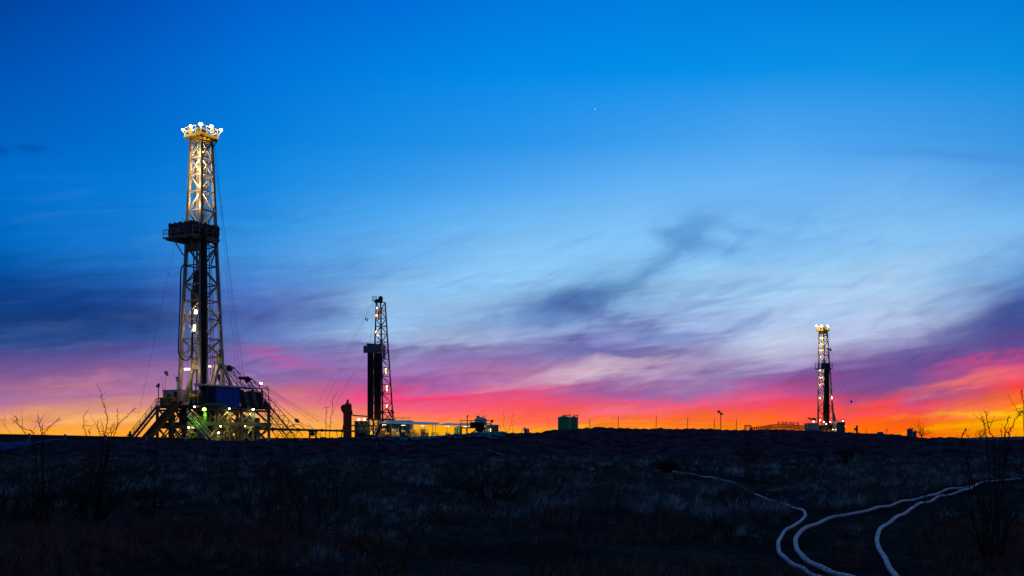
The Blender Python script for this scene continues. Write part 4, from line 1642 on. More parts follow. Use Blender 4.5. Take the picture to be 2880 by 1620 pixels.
    c = F.ona(562, 1073, 2.4)
    b.box((c.x - .04, c.y - .32, c.z - .3), (c.x + .04, c.y + .32, c.z + .3))
    b.build('panel', M_steel, t)
    b = MB()
    b.beam((c.x, c.y, ZF + .02), (c.x, c.y, c.z - .3), .07)
    b.build('post', M_dark, t)


floor_things()


# ------------------------------------------------------------------ lattice boom cranes behind the shed
def crane(label, head, foot, Y0, Y1, w0, w1, group):
    f = P(*foot, Y1)
    h = P(*head, Y0)
    f0 = Vector((f.x, f.y, 0))
    t = thing('lattice_crane', label, 'crane', f0, 0, group)
    b = MB(f0)
    d = (h - f)
    side = Vector((d.y, -d.x, 0)).normalized()
    up = side.cross(d.normalized())
    n = max(8, int(d.length / 1.6))

    def cor(k, s):
        w = (w1 + (w0 - w1) * s) / 2
        i, j = ((-1, -1), (1, -1), (1, 1), (-1, 1))[k]
        return f + d * s + side * (i * w) + up * (j * w)
    for k in range(4):
        b.beam(cor(k, 0), cor(k, 1), .09)
        for m in range(n):
            p, q = cor(k, m / n), cor((k + 1) % 4, (m + 1) / n)
            b.beam(p, q, .055)
            b.beam(cor((k + 1) % 4, (m + 1) / n), cor(k, (m + 1) / n), .05)
    b.build('boom', M_dark, t)
    hd = MB(f0)
    dn = d.normalized()
    hd.beam(h - dn * .3, h + dn * .5, w0 * .8, w0 * .8)
    hd.beam(h + dn * .2, h + dn * .2 + Vector((-1.3, 0, .15)), .3, .3)
    for k in range(3):
        hd.tube([h + dn * .3 + Vector((.1 - k * .65, -.2, .1)), h + dn * .3 + Vector((.1 - k * .65, .2, .1))], .30, 10)
    hd.build('boom_head', mat('dark_red_paint', (.08, .012, .012), .5), t)
    bk = MB(f0)
    c = f + d * .62 - up * .5
    bk.beam(c - dn * .9, c + dn * .9, .5, .8)
    bk.build('pulley_block', M_dark, t)
    base = MB(f0)
    base.box((f.x - 2, f.y - 1.5, .0), (f.x + 2.5, f.y + 1.5, .8))
    base.box((f.x - 1.4, f.y - 1.3, .8), (f.x + 2.2, f.y + 1.3, f.z + .3))
    base.build('carriage', M_dark, t)
    ln = MB(f0)
    for k, (s, e) in enumerate(((.0, .15), (.0, -.25))):
        ln.tube([h + Vector((.1, k * .3, .4)), f + Vector((4.5 + k, 0, 3.2))], .02, 4)
    ln.tube([h + Vector((-1.9, 0, 0)), h + Vector((-1.9, 0, -6))], .02, 4)
    ln.build('cables', M_wire, t)


gc = 'lattice boom cranes behind the blue shed'
crane('longest lattice crane boom, its head highest right of the mast', (646, 1037), (812, 1238), 166, 178, .9, 2.0, gc)
crane('middle lattice crane boom, its head just above the shed roof', (698, 1068), (836, 1236), 170, 184, .8, 1.8, gc)
crane('short lattice crane boom between the mast foot and the longest boom', (620, 1063), (690, 1180), 166, 172, .7, 1.4, gc)


def hanging_blocks():
    p = P(840, 1184, 180)
    t = thing('pulley_blocks', 'pair of dark pulley blocks slung on cables right of the cranes', 'pulley', P(840, 1230, 180))
    off = t.location
    b = MB(off)
    for px, py in ((834, 1181), (836, 1186)):
        c = P(px, py, 180)
        b.tube([c + Vector((-.35, 0, .1)), c + Vector((.35, 0, -.05))], .20, 8)
    b.build('sheaves', M_dark, t)
    w = MB(off)
    for p0 in ((742, 1100), (745, 1112)):
        w.tube([P(*p0, 172), P(834, 1181, 180)], .025, 4)
    for q in ((866, 1212), (872, 1208), (878, 1205)):
        w.tube([P(838, 1184, 180), P(*q, 190)], .025, 4)
    w.tube(catmull([P(*q, 178) for q in ((808, 1204), (822, 1195), (838, 1193), (850, 1200), (860, 1212))], 5), .06, 5)
    w.build('cables', M_wire, t)


hanging_blocks()


# ------------------------------------------------------------------ catwalk and pipe racks left of the rig
def catwalk():
    base = P(250, 1238, 142)
    base.z = 0
    t = thing('catwalk', 'long black pipe catwalk lying along the bank left of the tallest rig', 'catwalk', base)
    b = MB(base)
    p, q = P(-120, 1221.5, 132), P(590, 1236, 150)
    b.beam(p - Vector((0, 0, .35)), q - Vector((0, 0, .35)), 2.2, .7)
    b.build('deck', M_dark, t)
    k = MB(base)
    for i in range(3):
        o = Vector((0, -.9 + i * .25, 0))
        k.tube([p + o + Vector((0, 0, .08)), q + o + Vector((0, 0, .08))], .10, 8)
    k.build('pipe', M_pipe, t)
    f = MB(base)
    for s in np.linspace(.12, 1, 16):
        c = p.lerp(q, s)
        f.beam(c + Vector((0, .3, -.7)), (c.x, c.y + .3, .6), .35, .35)
    f.build('leg', M_dark, t)
    for px, y0 in ((82, 1220), (183, 1222), (297, 1224), (411, 1227), (521, 1231)):
        s = (px + 120) / 710
        c = p.lerp(q, s)
        m = MB(base)
        c = P(px, y0, c.y - 1.6)
        m.tube([(c.x, c.y, .7), c, c + Vector((0, 0, .06))], [.17, .17, .1], 8)
        m.build('bollard', mat('pale_blue_post', (.16, .22, .32), .5), t)


catwalk()


def hydrant():
    p = P(366, 1226, 140)
    t = thing('wellhead_valve', 'small dark valve standing at the foot of the left stairs', 'valve', p)
    b = MB()
    b.lathe((0, 0, 0), [(.22, -1.2), (.22, .25), (.12, .3), (.12, .45), (.2, .5), (.2, .58), (.05, .62)], 10)
    b.tube([(-.35, 0, .1), (.35, 0, .1)], .1, 8)
    b.build('body', M_dark, t)
    w = MB()
    w.tube([(0, 0, .62), (0, 0, .66)], .16, 10)
    w.build('hand_wheel', M_dark, t)


hydrant()


# ------------------------------------------------------------------ pipeline to the second rig
def pipeline():
    p, q = P(603, 1203, 151), P(1012, 1213, 262)
    base = Vector((p.x, p.y, 0))
    t = thing('flow_line', 'long dark elevated pipe running from the tallest rig to the red vessel', 'pipeline', base)
    b = MB(base)
    b.tube([p, p.lerp(q, .5), q], .24, 10)
    b.build('pipe', M_rust, t)
    f = MB(base)
    for s in (.12, .28, .44, .62, .8, .97):
        c = p.lerp(q, s)
        d = (q - p).normalized()
        f.tube([c - d * .15, c + d * .15], .36, 10)
    f.build('flange', M_rust, t)
    v = MB(base)
    v.tube([p + Vector((2.5, .1, -.25)), p + Vector((2.6, 0, -1.4)), p + Vector((4, 0, -3))], .05, 5)
    v.build('hose', M_black, t)
    # trestle
    c = P(880, 1236, 220)
    g = Vector((c.x, c.y, 0))
    t2 = thing('pipe_trestle', 'dark steel trestle under the elevated pipe left of the red vessel', 'trestle', g)
    m = MB(g)
    zt = p.lerp(q, .68).z - .3
    for sx in (-.8, .8):
        for sy in (-.5, .5):
            m.beam(g + Vector((sx * 1.1, sy, 0)), Vector((g.x + sx * .8, g.y + sy, zt)), .16)
    for k in range(3):
        z = 1.3 + k * .8
        m.beam(Vector((g.x - .85, g.y - .5, z)), Vector((g.x + .85, g.y - .5, z + .6)), .12)
        m.beam(Vector((g.x + .85, g.y - .55, z)), Vector((g.x - .85, g.y - .55, z + .6)), .12)
    m.beam(Vector((g.x - 1, g.y, zt + .003)), Vector((g.x + 1, g.y, zt + .003)), .5, .2)
    m.build('frame', M_dark, t2)
    n = MB(g)
    n.tube([Vector((g.x - .5, g.y - .2, zt - .5)), Vector((g.x + .4, g.y - .2, zt - .5))], .35, 8)
    n.build('valve', M_rust, t2)


pipeline()


# ------------------------------------------------------------------ red vessel
def vessel():
    Y = 250
    c = P(977, 1230, Y)
    g = Vector((c.x, c.y, 0))
    t = thing('gas_separator', 'tall red three tube vessel with a pointed top between the two left rigs', 'vessel', g)
    s = Y / FPX
    z = lambda py: EYE + (HOR - py) * s
    b = MB()
    b.lathe((0, -.35, 0), [(.62, .5), (.62, z(1139)), (.5, z(1135)), (.35, z(1133))], 20)
    b.lathe((-.62, .1, 0), [(.45, .5), (.45, z(1142)), (.3, z(1138))], 16)
    b.lathe((.66, .1, 0), [(.42, .5), (.42, z(1140)), (.3, z(1136))], 16)
    b.build('body', M_red, t, False)
    n = MB()
    n.lathe((0.1, -.2, 0), [(.30, z(1136)), (.30, z(1127)), (.2, z(1124)), (.05, z(1123))], 12)
    n.lathe((-.5, .1, 0), [(.12, z(1140)), (.12, z(1134))], 8)
    n.lathe((.68, .1, 0), [(.12, z(1140)), (.12, z(1133))], 8)
    n.build('nozzle', M_red, t)
    u = MB()
    o = g
    u.tube(catmull([P(967, 1141, Y) - o, P(963, 1143, Y) - o, P(962, 1149, Y) - o, P(965, 1156, Y) - o, P(968, 1160, Y) - o], 5), .33, 9)
    u.build('side_pipe', M_red, t)
    v = MB()
    v.tube([P(987, 1150, Y) - o, P(989.5, 1158, Y) - o, P(990, 1166, Y) - o, P(994, 1168.5, Y) - o, P(1034, 1171, Y + 20) - o], .17, 8)
    v.tube([P(987, 1197, Y) - o, P(1060, 1198, Y + 25) - o], .17, 8)
    v.build('outlet_pipe', M_rust, t)
    w = MB()
    w.beam(P(966, 1195, Y) - o, P(960, 1232, Y) - o, .2)
    w.box((-2, -1.5, .2), (2.6, 1.5, z(1229)))
    w.build('skid', M_steel, t)


vessel()


# ------------------------------------------------------------------ the second rig
def rig_two():
    Y = 330
    s = Y / FPX
    c = P(1066, 1233, Y)
    g = Vector((c.x, c.y, 0))
    F = Frame(g, R(52))
    t = thing('drilling_rig', 'dark drilling rig in the middle distance with black pipe columns and a boxed platform', 'drilling rig', g, R(52))
    z = lambda py: EYE + (HOR - py) * s
    cen = lambda zz: (.35 + (50 - zz) * .012, -.35 - (50 - zz) * .012)
    half = lambda zz: (2.0 + (z(848) - zz) * .072) / 2
    zs = [z(p) for p in (1184, 1160, 1134, 1108, 1082, 1058, 1034, 1010, 986, 962, 940, 918, 896, 874, 850)]
    lg, br = MB(), MB()
    lattice(lg, br, cen, half, zs, .36, .15, xb=(0,))
    lg.beam(F.P(1090, 1150, Y), F.P(1102, 1174, Y), .5)
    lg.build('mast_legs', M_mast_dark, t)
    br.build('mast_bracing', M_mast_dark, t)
    cr = MB()
    cr.hexa([F.P(*q, Y + d) for d in (-1.5, 1.5) for q in ((1052, 852), (1076, 852), (1077, 838), (1055, 842))])
    cr.hexa([F.P(*q, Y + d) for d in (-1.6, 1.4) for q in ((1046, 846), (1056, 848), (1056, 845), (1046, 843.5))])
    cr.ball(F.P(1071, 838, Y), .7, 8)
    cr.beam(F.P(1065, 845, Y), F.P(1065, 832, Y), .12)
    cr.build('crown_block', M_dark, t)
    rl = MB()
    pts = [F.P(1047, 844, Y - 1.4), F.P(1047, 844, Y + 1.2)]
    for a, b in (((1046.5, 833), (1060, 834)), ((1046.5, 838), (1060, 838))):
        rl.beam(F.P(*a, Y - 1.4), F.P(*b, Y - 1.4), .1)
        rl.beam(F.P(*a, Y + 1.2), F.P(*b, Y + 1.2), .1)
    for px in (1047, 1051, 1055, 1059):
        rl.beam(F.P(px, 846, Y - 1.4), F.P(px, 833, Y - 1.4), .1)
        rl.beam(F.P(px, 846, Y + 1.2), F.P(px, 833, Y + 1.2), .1)
    rl.build('crown_railing', M_white, t)
    # platform box
    mbx = MB()
    f = [F.P(1022, 993, Y - 4), F.P(1072, 992, Y - 4), F.P(1077, 990, Y + 1), F.P(1030, 992, Y + 1)]
    f2 = [F.P(1022, 972, Y - 4), F.P(1072, 972, Y - 4), F.P(1077, 971, Y + 1), F.P(1030, 972, Y + 1)]
    mbx.hexa(f + f2)
    mbx.build('monkey_board', M_bluegrey, t)
    tp = MB()
    for k in range(16):
        px = 1033 + k * 2.6
        h = random.uniform(1, 5)
        q = F.P(px, 973, Y - 2 + random.uniform(-1, 2))
        tp.beam(q, q + Vector((0, 0, h * s + .4)), random.uniform(.2, .6))
    tp.build('pipe_fingers', M_dark, t)
    sd = MB()
    sd.hexa([F.P(1076, 972, Y - 1), F.P(1084, 972, Y + 1), F.P(1084, 972, Y + 1.3), F.P(1076, 972, Y - .7), F.P(1076, 1010, Y - 1), F.P(1085, 1010, Y + 1), F.P(1085, 1010, Y + 1.3), F.P(1076, 1010, Y - .7)])
    sd.build('windwall', M_bluegrey, t)
    # lamps on the mast
    for px, py, r in ((1060, 865, .34), (1058, 886, .34), (1058, 932, .34)):
        floodlight(t, F.P(px, py, Y - .6), Vector((-.2, -.5, -.8)), r * .45, M_lampd, 200)
    for px, t0, b0 in ((1069, 1036, 1044), (1085, 1036, 1050), (1088, 1084, 1100), (1088, 1138, 1147), (1062, 938, 946)):
        tube_lamp(t, F.P(px, t0, Y + .6), F.P(px, b0, Y + .6), .22, mat('dim_tube_lens', emit=(1, .75, .25), power=2.5), watts=120, col=(1, .7, .2))
    rd = MB()
    rd.beam(F.P(1064, 868, Y), F.P(1065, 900, Y), .45)
    rd.build('red_hoist', M_red, t)
    # floor and base
    fl = MB()
    fl.hexa([F.P(1030, 1182, Y - 6), F.P(1100, 1182, Y - 6), F.P(1110, 1182, Y + 8), F.P(1040, 1182, Y + 8), F.P(1030, 1177, Y - 6), F.P(1100, 1177, Y - 6), F.P(1110, 1177, Y + 8), F.P(1040, 1177, Y + 8)])
    fl.build('drill_floor', M_dark, t)
    su = MB()
    for px in (1012, 1026, 1036, 1050, 1064, 1080, 1098):
        for dY in (-6, 0, 7):
            a = F.P(px, 1182, Y + dY)
            su.beam((a.x, a.y, 0), a, .4)
    for k in range(7):
        px = 1012 + k * 13
        su.beam(F.P(px, 1222, Y - 6), F.P(px + 13, 1186, Y - 6), .25)
        su.beam(F.P(px, 1186, Y - 6), F.P(px + 13, 1222, Y - 6), .25)
    su.beam(F.P(1000, 1206, Y - 6), F.P(1100, 1206, Y - 6), .5, .4)
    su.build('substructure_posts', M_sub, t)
    for px in (1009.5, 1025):
        floodlight(t, F.P(px, 1179.5, Y - 9), Vector((-.6, -.75, -.2)), .36, M_lampf, 200)
    lp = MB()
    lp.beam(F.P(1009.5, 1206, Y - 8.9), F.P(1009.5, 1181, Y - 8.6), .15)
    lp.beam(F.P(1025, 1206, Y - 8.9), F.P(1025, 1181, Y - 8.6), .15)
    lp.build('lamp_posts', M_dark, t)
    gy = MB()
    for p, q in (((1047, 850), (895, 1135)), ((1050, 850), (905, 1150)), ((1024, 1000), (945, 1135)), ((1052, 850), (1041, 968)), ((1079, 868), (1082, 970))):
        gy.tube([F.P(*p, Y), F.P(*q, Y - 30)], .028, 4)
    gy.build('guy_wires', M_wire, t)
    wt = MB()
    for a, b in (((1029.5, 894), (1027.5, 900)), ((1035, 896), (1033, 902))):
        wt.tube([F.P(*a, Y - 3), F.P(*b, Y - 4)], .22, 6)
    wt.build('guy_weights', M_dark, t)
    br2 = MB()
    br2.beam(F.P(1076, 869, Y), F.P(1081, 869, Y), .2)
    br2.beam(F.P(1081, 918, Y), F.P(1084, 916, Y), .2)
    br2.build('sheave_arm', M_dark, t)

    # racked pipes
    for (x0, x1), lab in (((1033.5, 1049.5), 'left black column of racked drill pipe under the boxed platform'), ((1052, 1071), 'right black column of racked drill pipe under the boxed platform')):
        base = P((x0 + x1) / 2, 1233, Y - 4)
        base.z = 0
        tt = thing('racked_drill_pipe', lab, 'drill pipe', base, 0, 'racked pipe columns of the middle rig')
        m = MB(base)
        n = 11
        for i in range(n):
            for dY in (0, .5, 1.0):
                px = x0 + (x1 - x0) * (i + .5) / n
                m.tube([P(px + dY, 1182, Y - 4 + dY), P(px + dY, 992.5, Y - 4 + dY)], .105, 6)
        o = m.build('pipe_bundle', M_pipe, tt)
        o['kind'] = 'stuff'
    return F


F2 = rig_two()


def block(name, label, cat, px0, px1, py0, py1, Y, depth, m, roof=None, group=None, ribs=8, rails=False, foot=None):
    g = P((px0 + px1) / 2, HOR, Y)
    g.z = 0
    t = thing(name, label, cat, g, 0, group)
    a, b = P(px0, py1, Y), P(px1, py0, Y)
    w = MB(g)
    zb = foot if foot is not None else a.z
    w.box((a.x, Y, zb), (b.x, Y + depth, b.z))
    for k in range(ribs):
        x = a.x + (b.x - a.x) * (k + .5) / ribs
        w.box((x - .07, Y - .06, zb + .05), (x + .07, Y - .003, b.z - .05))
    w.build('wall', m, t)
    r = MB(g)
    r.box((a.x - .2, Y - .2, b.z + .003), (b.x + .2, Y + depth + .2, b.z + .18))
    r.build('roof', roof or m, t)
    if rails:
        q = MB(g)
        rail(q, [(a.x + .3, Y + .2, b.z + .18), (b.x - .1, Y + .2, b.z + .18)], 1.1, .1, 2)
        q.build('railing', M_dark, t)
    return t, g


block('generator_house', 'teal engine house with a railed roof right of the middle rig', 'engine house', 1068, 1153, 1184, 1206, 338, 10, M_teal, ribs=12, rails=True, foot=0)
block('generator_house', 'dark teal block behind the two white floodlights of the middle rig', 'engine house', 997, 1031, 1186, 1206, 334, 8, M_teal, ribs=6, foot=1.5)


def windsock2():
    Y = 325
    g = P(1112, HOR, Y)
    g.z = 0
    t = thing('windsock', 'limp red windsock on the mast foot of the middle rig', 'windsock', g)
    b = MB(g)
    b.tube([P(1112, 1186, Y), P(1112, 1178, Y), P(1098, 1152, Y)], .05, 5)
    b.build('pole', M_dark, t)
    s = MB(g)
    s.tube([P(1100, 1153, Y), P(1104, 1158, Y), P(1107.5, 1163, Y)], [.5, .42, .3], 10)
    s.build('sock', mat('dull_red_cloth', (.35, .05, .04), .8), t)


windsock2()


# ------------------------------------------------------------------ canopies and mud equipment
def canopy(label, px0, px1, bk0, bk1, fr0, fr1, Y, nposts):
    g = P((px0 + px1) / 2, HOR, Y)
    g.z = 0
    t = thing('canopy', label, 'canopy', g, 0, 'sheet metal canopies beside the middle rig')
    r = MB(g)
    dp = 9
    B0, B1 = P(px0, bk0, Y), P(px1, bk1, Y)
    F0, F1_ = P(px0, fr0, Y), P(px1, fr1, Y)
    b0 = Vector((B0.x + 2, Y + dp, B0.z + .2))
    b1 = Vector((B1.x, Y + dp, B1.z + .2))
    th = Vector((0, 0, .10))
    r.hexa([F0, F1_, b1, b0, F0 + th, F1_ + th, b1 + th, b0 + th])
    r.build('roof', M_tin, t)
    for k in range(nposts):
        s = (k + .6) / nposts
        for p, q in ((F0, F1_), (b0, b1)):
            c = p.lerp(q, s)
            m = MB(g)
            m.beam((c.x, c.y + .1, 0), c + Vector((0, .1, -.02)), .13)
            m.build('post', M_steel, t)
    for k in range(3):
        s = (k + .4) / 3.3
        c = F0.lerp(F1_, s) + Vector((0, .7, -.35)) - g
        tube_lamp(t, c, c + Vector((1.2, 0, 0)), .07, mat('canopy_lamp_lens', emit=(1, .78, .35), power=2.5), 'tube_light', 420, (1, .70, .18))


canopy('left metal canopy over yellow lit pumps beside the middle rig', 1053, 1231, 1184, 1190, 1191, 1195, 300, 5)
canopy('right metal canopy reaching towards the dark blue building', 1232, 1398, 1191, 1196, 1195, 1199, 300, 4)


def machine(name, label, cat, px0, px1, py0, py1, Y, m, seed, group=None):
    rnd = random.Random(seed)
    a, b = P(px0, py1, Y), P(px1, py0, Y)
    g = Vector(((a.x + b.x) / 2, Y, 0))
    w, h = b.x - a.x, b.z - 1.2
    t = thing(name, label, cat, g, 0, group)
    s = MB()
    s.box((-w / 2, -1.2, 0), (w / 2, 1.2, 1.35))
    s.build('skid', M_dark, t)
    q = MB()
    q.box((-w * .42, -.9, 1.353), (w * .1, .9, 1.2 + h * .62))
    q.tube([(-w * .40, -.2, 1.2 + h * .72), (w * .08, -.2, 1.2 + h * .72)], h * .20, 12)
    q.tube([(w * .12, -.3, 1.3 + h * .35), (w * .46, -.3, 1.3 + h * .35)], h * .28, 14)
    q.build('body', m, t)
    f = MB()
    for k in range(5):
        x = rnd.uniform(-w * .42, w * .42)
        f.tube([(x, -.6, 1.3), (x, -.6, 1.2 + h * rnd.uniform(.6, 1.0)), (x + rnd.uniform(-.8, .8), -.5, 1.2 + h * rnd.uniform(.6, .95))], .09, 6)
    f.tube([(-w * .3, .4, 1.2 + h * .6), (-w * .3, .4, 1.2 + h)], .16, 8)
    rail(f, [(-w / 2, -1.15, 1.35), (w / 2, -1.15, 1.35)], 1.0, .06, 1.2)
    f.build('pipework', M_steel, t)


gm = 'pumps and engines under the canopies'
machine('mud_pump', 'brown pump at the left end under the left canopy', 'pump', 1062, 1098, 1202, 1232, 303, mat('brown_paint', (.16, .07, .02), .5), 1, gm)
machine('mud_pump', 'pale pump second from the left under the left canopy', 'pump', 1100, 1124, 1203, 1232, 304, M_mast, 2, gm)
machine('mud_pump', 'dark pump with a wide drum under the left canopy', 'pump', 1126, 1150, 1208, 1232, 302, M_dark, 3, gm)
machine('mud_pump', 'tan pump with pipe stacks under the left canopy', 'pump', 1152, 1180, 1206, 1232, 304, mat('tan_paint', (.26, .17, .06), .5), 4, gm)
machine('engine', 'black engine with stacked coolers at the right end of the left canopy', 'engine', 1182, 1206, 1205, 1230, 305, M_dark, 5, gm)
machine('engine', 'low yellow lit engine between the two canopies', 'engine', 1212, 1240, 1214, 1230, 306, M_yellow, 6, gm)
machine('engine', 'small grey skid engine under the right canopy', 'engine', 1250, 1276, 1216, 1230, 306, M_steel, 7, gm)
machine('mud_pump', 'low rusty skid left of the canopies, below the middle rig', 'pump', 1000, 1050, 1214, 1236, 296, M_rust, 8, gm)


def loading_ramp():
    Y = 294
    g = P(1060, HOR, Y)
    g.z = 0
    t = thing('loading_ramp', 'dark steep steel ramp leaning below the left end of the left canopy', 'ramp', g)
    m = MB(g)
    m.beam(P(1055, 1232, Y), P(1072, 1197, Y + 3), 1.2, .4)
    m.build('deck', M_dark, t)
    r = MB(g)
    r.beam(P(1051, 1222, Y - .6), P(1068, 1190, Y + 2.4), .15)
    r.beam(P(1055, 1230, Y - .6), P(1055, 1215, Y - .6), .15)
    r.build('handrail', M_steel, t)


loading_ramp()


def shaker_platform():
    Y = 290
    g = P(1335, HOR, Y)
    g.z = 0
    t = thing('shaker_tower', 'railed platform with a black hopper below the white round tank', 'platform', g)
    d = MB(g)
    a, b = P(1294, 1201, Y), P(1380, 1201, Y)
    d.box((a.x, Y, a.z - .35), (b.x, Y + 5, a.z))
    d.build('deck', M_dark, t)
    l = MB(g)
    for px in (1296, 1312, 1344, 1362, 1376):
        for dy in (.2, 4.8):
            c = P(px, 1203, Y)
            l.beam((c.x, Y + dy, 0), (c.x, Y + dy, c.z - .1), .22)
    l.beam(P(1318, 1222, Y), P(1345, 1207, Y), .3)
    l.build('legs', M_dark, t)
    r = MB(g)
    rail(r, [(a.x, Y + .1, a.z), (b.x, Y + .1, a.z)], 1.9, .11, 2.6)
    rail(r, [(a.x, Y + 4.9, a.z), (b.x, Y + 4.9, a.z)], 1.9, .11, 2.6)
    r.beam(P(1314, 1200, Y), P(1314, 1169, Y), .25)
    r.beam(P(1314, 1170, Y), P(1317, 1170, Y), .5)
    r.build('railing', M_dark, t)
    h = MB(g)
    c0, c1 = P(1322, 1187, Y), P(1361, 1201, Y)
    h.box((c0.x, Y + .6, c1.z + .01), (c1.x, Y + 4.2, c0.z))
    h.build('hopper', M_black, t)
    k = MB(g)
    q = [P(1336, 1201, Y), P(1362, 1201, Y), P(1352, 1222, Y), P(1346, 1222, Y)]
    k.hexa([Vector((q[3].x, Y + 1, q[3].z)), Vector((q[2].x, Y + 1, q[2].z)), Vector((q[2].x, Y + 3, q[2].z)), Vector((q[3].x, Y + 3, q[3].z)),
            Vector((q[0].x, Y + .5, q[0].z - .36)), Vector((q[1].x, Y + .5, q[1].z - .36)), Vector((q[1].x, Y + 4, q[1].z - .36)), Vector((q[0].x, Y + 4, q[0].z - .36))])
    k.build('chute', M_black, t)
    # round white tank behind
    Y2 = 306
    g2 = P(1352, HOR, Y2)
    g2.z = 0
    t2 = thing('round_tank', 'white round tank rising behind the railed platform', 'tank', g2)
    zt, zb = P(0, 1174, Y2).z, .0
    rr = (1370 - 1336) / 2 / FPX * Y2
    m = MB()
    m.lathe((0, 0, 0), [(rr, zb), (rr, zt - .5), (rr * .98, zt - .4), (rr * .5, zt), (.2, zt + .15)], 22)
    m.build('shell', M_white, t2, False)
    n = MB()
    n.box((-rr * .7, -.8, zt), (-rr * .2, .5, zt + .5))
    n.tube([(rr * .4, 0, zt - .1), (rr * .4, 0, zt + .4), (rr * .9, 0, zt + .4)], .12, 6)
    n.build('hatch', M_steel, t2)
    # a lamp post beside
    Y3 = 288
    g3 = P(1383, HOR, Y3)
    g3.z = 0
    t3 = thing('lamp_post', 'unlit lamp post right of the railed platform', 'lamp post', g3)
    m = MB(g3)
    m.beam((g3.x, Y3, 0), P(1383, 1187, Y3), .14)
    m.build('post', M_dark, t3)
    m = MB(g3)
    c = P(1384, 1184.5, Y3)
    m.tube([c + Vector((-.3, 0, -.35)), c, c + Vector((.25, 0, .3))], [.2, .38, .42], 10)
    m.build('lamp_head', M_dark, t3)


shaker_platform()
t, g = block('control_house', 'dark blue site building with one lit window', 'building', 1354, 1401, 1197, 1224, 302, 9, M_blue_d, roof=M_bluegrey, ribs=0, foot=0)
wb = MB(g)
a, b = P(1375.5, 1214, 302), P(1381, 1202, 302)
wb.box((a.x, 301.93, a.z), (b.x, 301.997, b.z))
wo = wb.build('window', M_window, t)
wf = MB(g)
for x in (a.x - .08, b.x + .08):
    wf.box((x - .08, 301.88, a.z - .1), (x + .08, 301.997, b.z + .1))
wf.build('frame', M_white, wo)
dd = MB(g)
a, b = P(1384, 1222, 302), P(1389, 1203, 302)
dd.box((a.x, 301.93, a.z), (b.x, 301.997, b.z))
dd.build('door', M_bluegrey, t)


def small_tank(name, label, cat, px0, px1, py0, py1, Y, m, group=None, cone=.12, pipe=True):
    c = P((px0 + px1) / 2, HOR, Y)
    g = Vector((c.x, Y, 0))
    t = thing(name, label, cat, g, 0, group)
    r = (px1 - px0) / 2 / FPX * Y
    z0, z1 = 0.0, EYE + (HOR - py0) / FPX * Y
    k = MB()
    prof = [(r, z0)]
    n = 5
    for i in range(1, n):
        z = z0 + (z1 - z0) * i / n
        prof += [(r, z - .04), (r * 1.012, z - .035), (r * 1.012, z + .035), (r, z + .04)]
    prof += [(r, z1 - r * cone - .06), (r * 1.02, z1 - r * cone - .05), (r * 1.02, z1 - r * cone), (r * .25, z1 - .02), (r * .1, z1)]
    k.lathe((0, 0, 0), prof, 32)
    k.build('shell', m, t, False)
    if pipe:
        q = MB()
        q.tube([(-.1, 0, z1 - .15), (-.1, 0, z1 + .12), (r * .85, -r * .2, z1 + .16), (r * .9, -r * .2, z1 - r * cone - .4)], .09, 8)
        q.ball((r * .88, -r * .2, z1 + .16), .18, 8)
        q.ball((-.05, 0, z1 + .1), .16, 8)
        q.build('vent_pipe', M_dark, t)
    return t


small_tank('storage_tank', 'wider left green storage tank on the bank in the middle', 'tank', 1569, 1604, 1169.5, 1208, 225, M_green, 'green storage tanks on the bank', cone=.24)
small_tank('storage_tank', 'narrower right green storage tank, half behind the other', 'tank', 1601, 1626, 1171, 1208, 230, M_green, 'green storage tanks on the bank', cone=.24)
small_tank('water_tank', 'small teal tank under the right canopy', 'tank', 1279, 1296, 1200, 1224, 305, M_teal, None)

t, g = block('pump_shelter', 'tiny pale shelter on the skyline left of the green tanks', 'shelter', 1474, 1486, 1207, 1220, 280, 2, M_bluegrey, ribs=3, foot=0)
q = MB(g)
rail(q, [P(1468, 1217, 279.8), P(1478, 1206, 279.8)], .5, .1, 1)
q.beam(P(1469, 1204, 279.7), P(1478, 1205.5, 279.7), .1)
q.build('railing', M_dark, t)
t = small_tank('water_tank', 'tiny pale round tank beside the tiny shelter', 'tank', 1480, 1489, 1207, 1220, 276, M_white, None, pipe=False)


# a dark vehicle-like mound cover left of the tanks
def covered_stack():
    Y = 118
    g = P(1555, HOR, Y)
    g.z = 0
    t = thing('tarp_covered_stack', 'low dark tarpaulin covered stack left of the green tanks', 'covered stack', g)
    rows = []
    for i in range(12):
        row = []
        for j in range(24):
            s, v = j / 23, i / 11
            px = 1538 + 50 * s
            prof = min(1, s * 5, (1 - s) * 6) ** .5
            top = EYE + (HOR - (1209.5 + 2 * math.sin(s * 9))) / FPX * Y
            zz = 1.2 + (top - 1.2) * prof * math.sin(math.pi * min(max(v, .0), 1)) ** .5
            row.append(Vector(((px - 1440) / FPX * Y, Y - 2 + 5 * v, zz + .03 * math.sin(i * 3 + j * 2))))
        rows.append(row)
    m = MB(g)
    m.grid(rows)
    m.build('cover', M_tarp, t, True)
    b = MB(g)
    b.box((g.x - .8, Y - 1, 0), (g.x + .8, Y + 2, 2))
    b.build('stack', M_dark, t)


covered_stack()


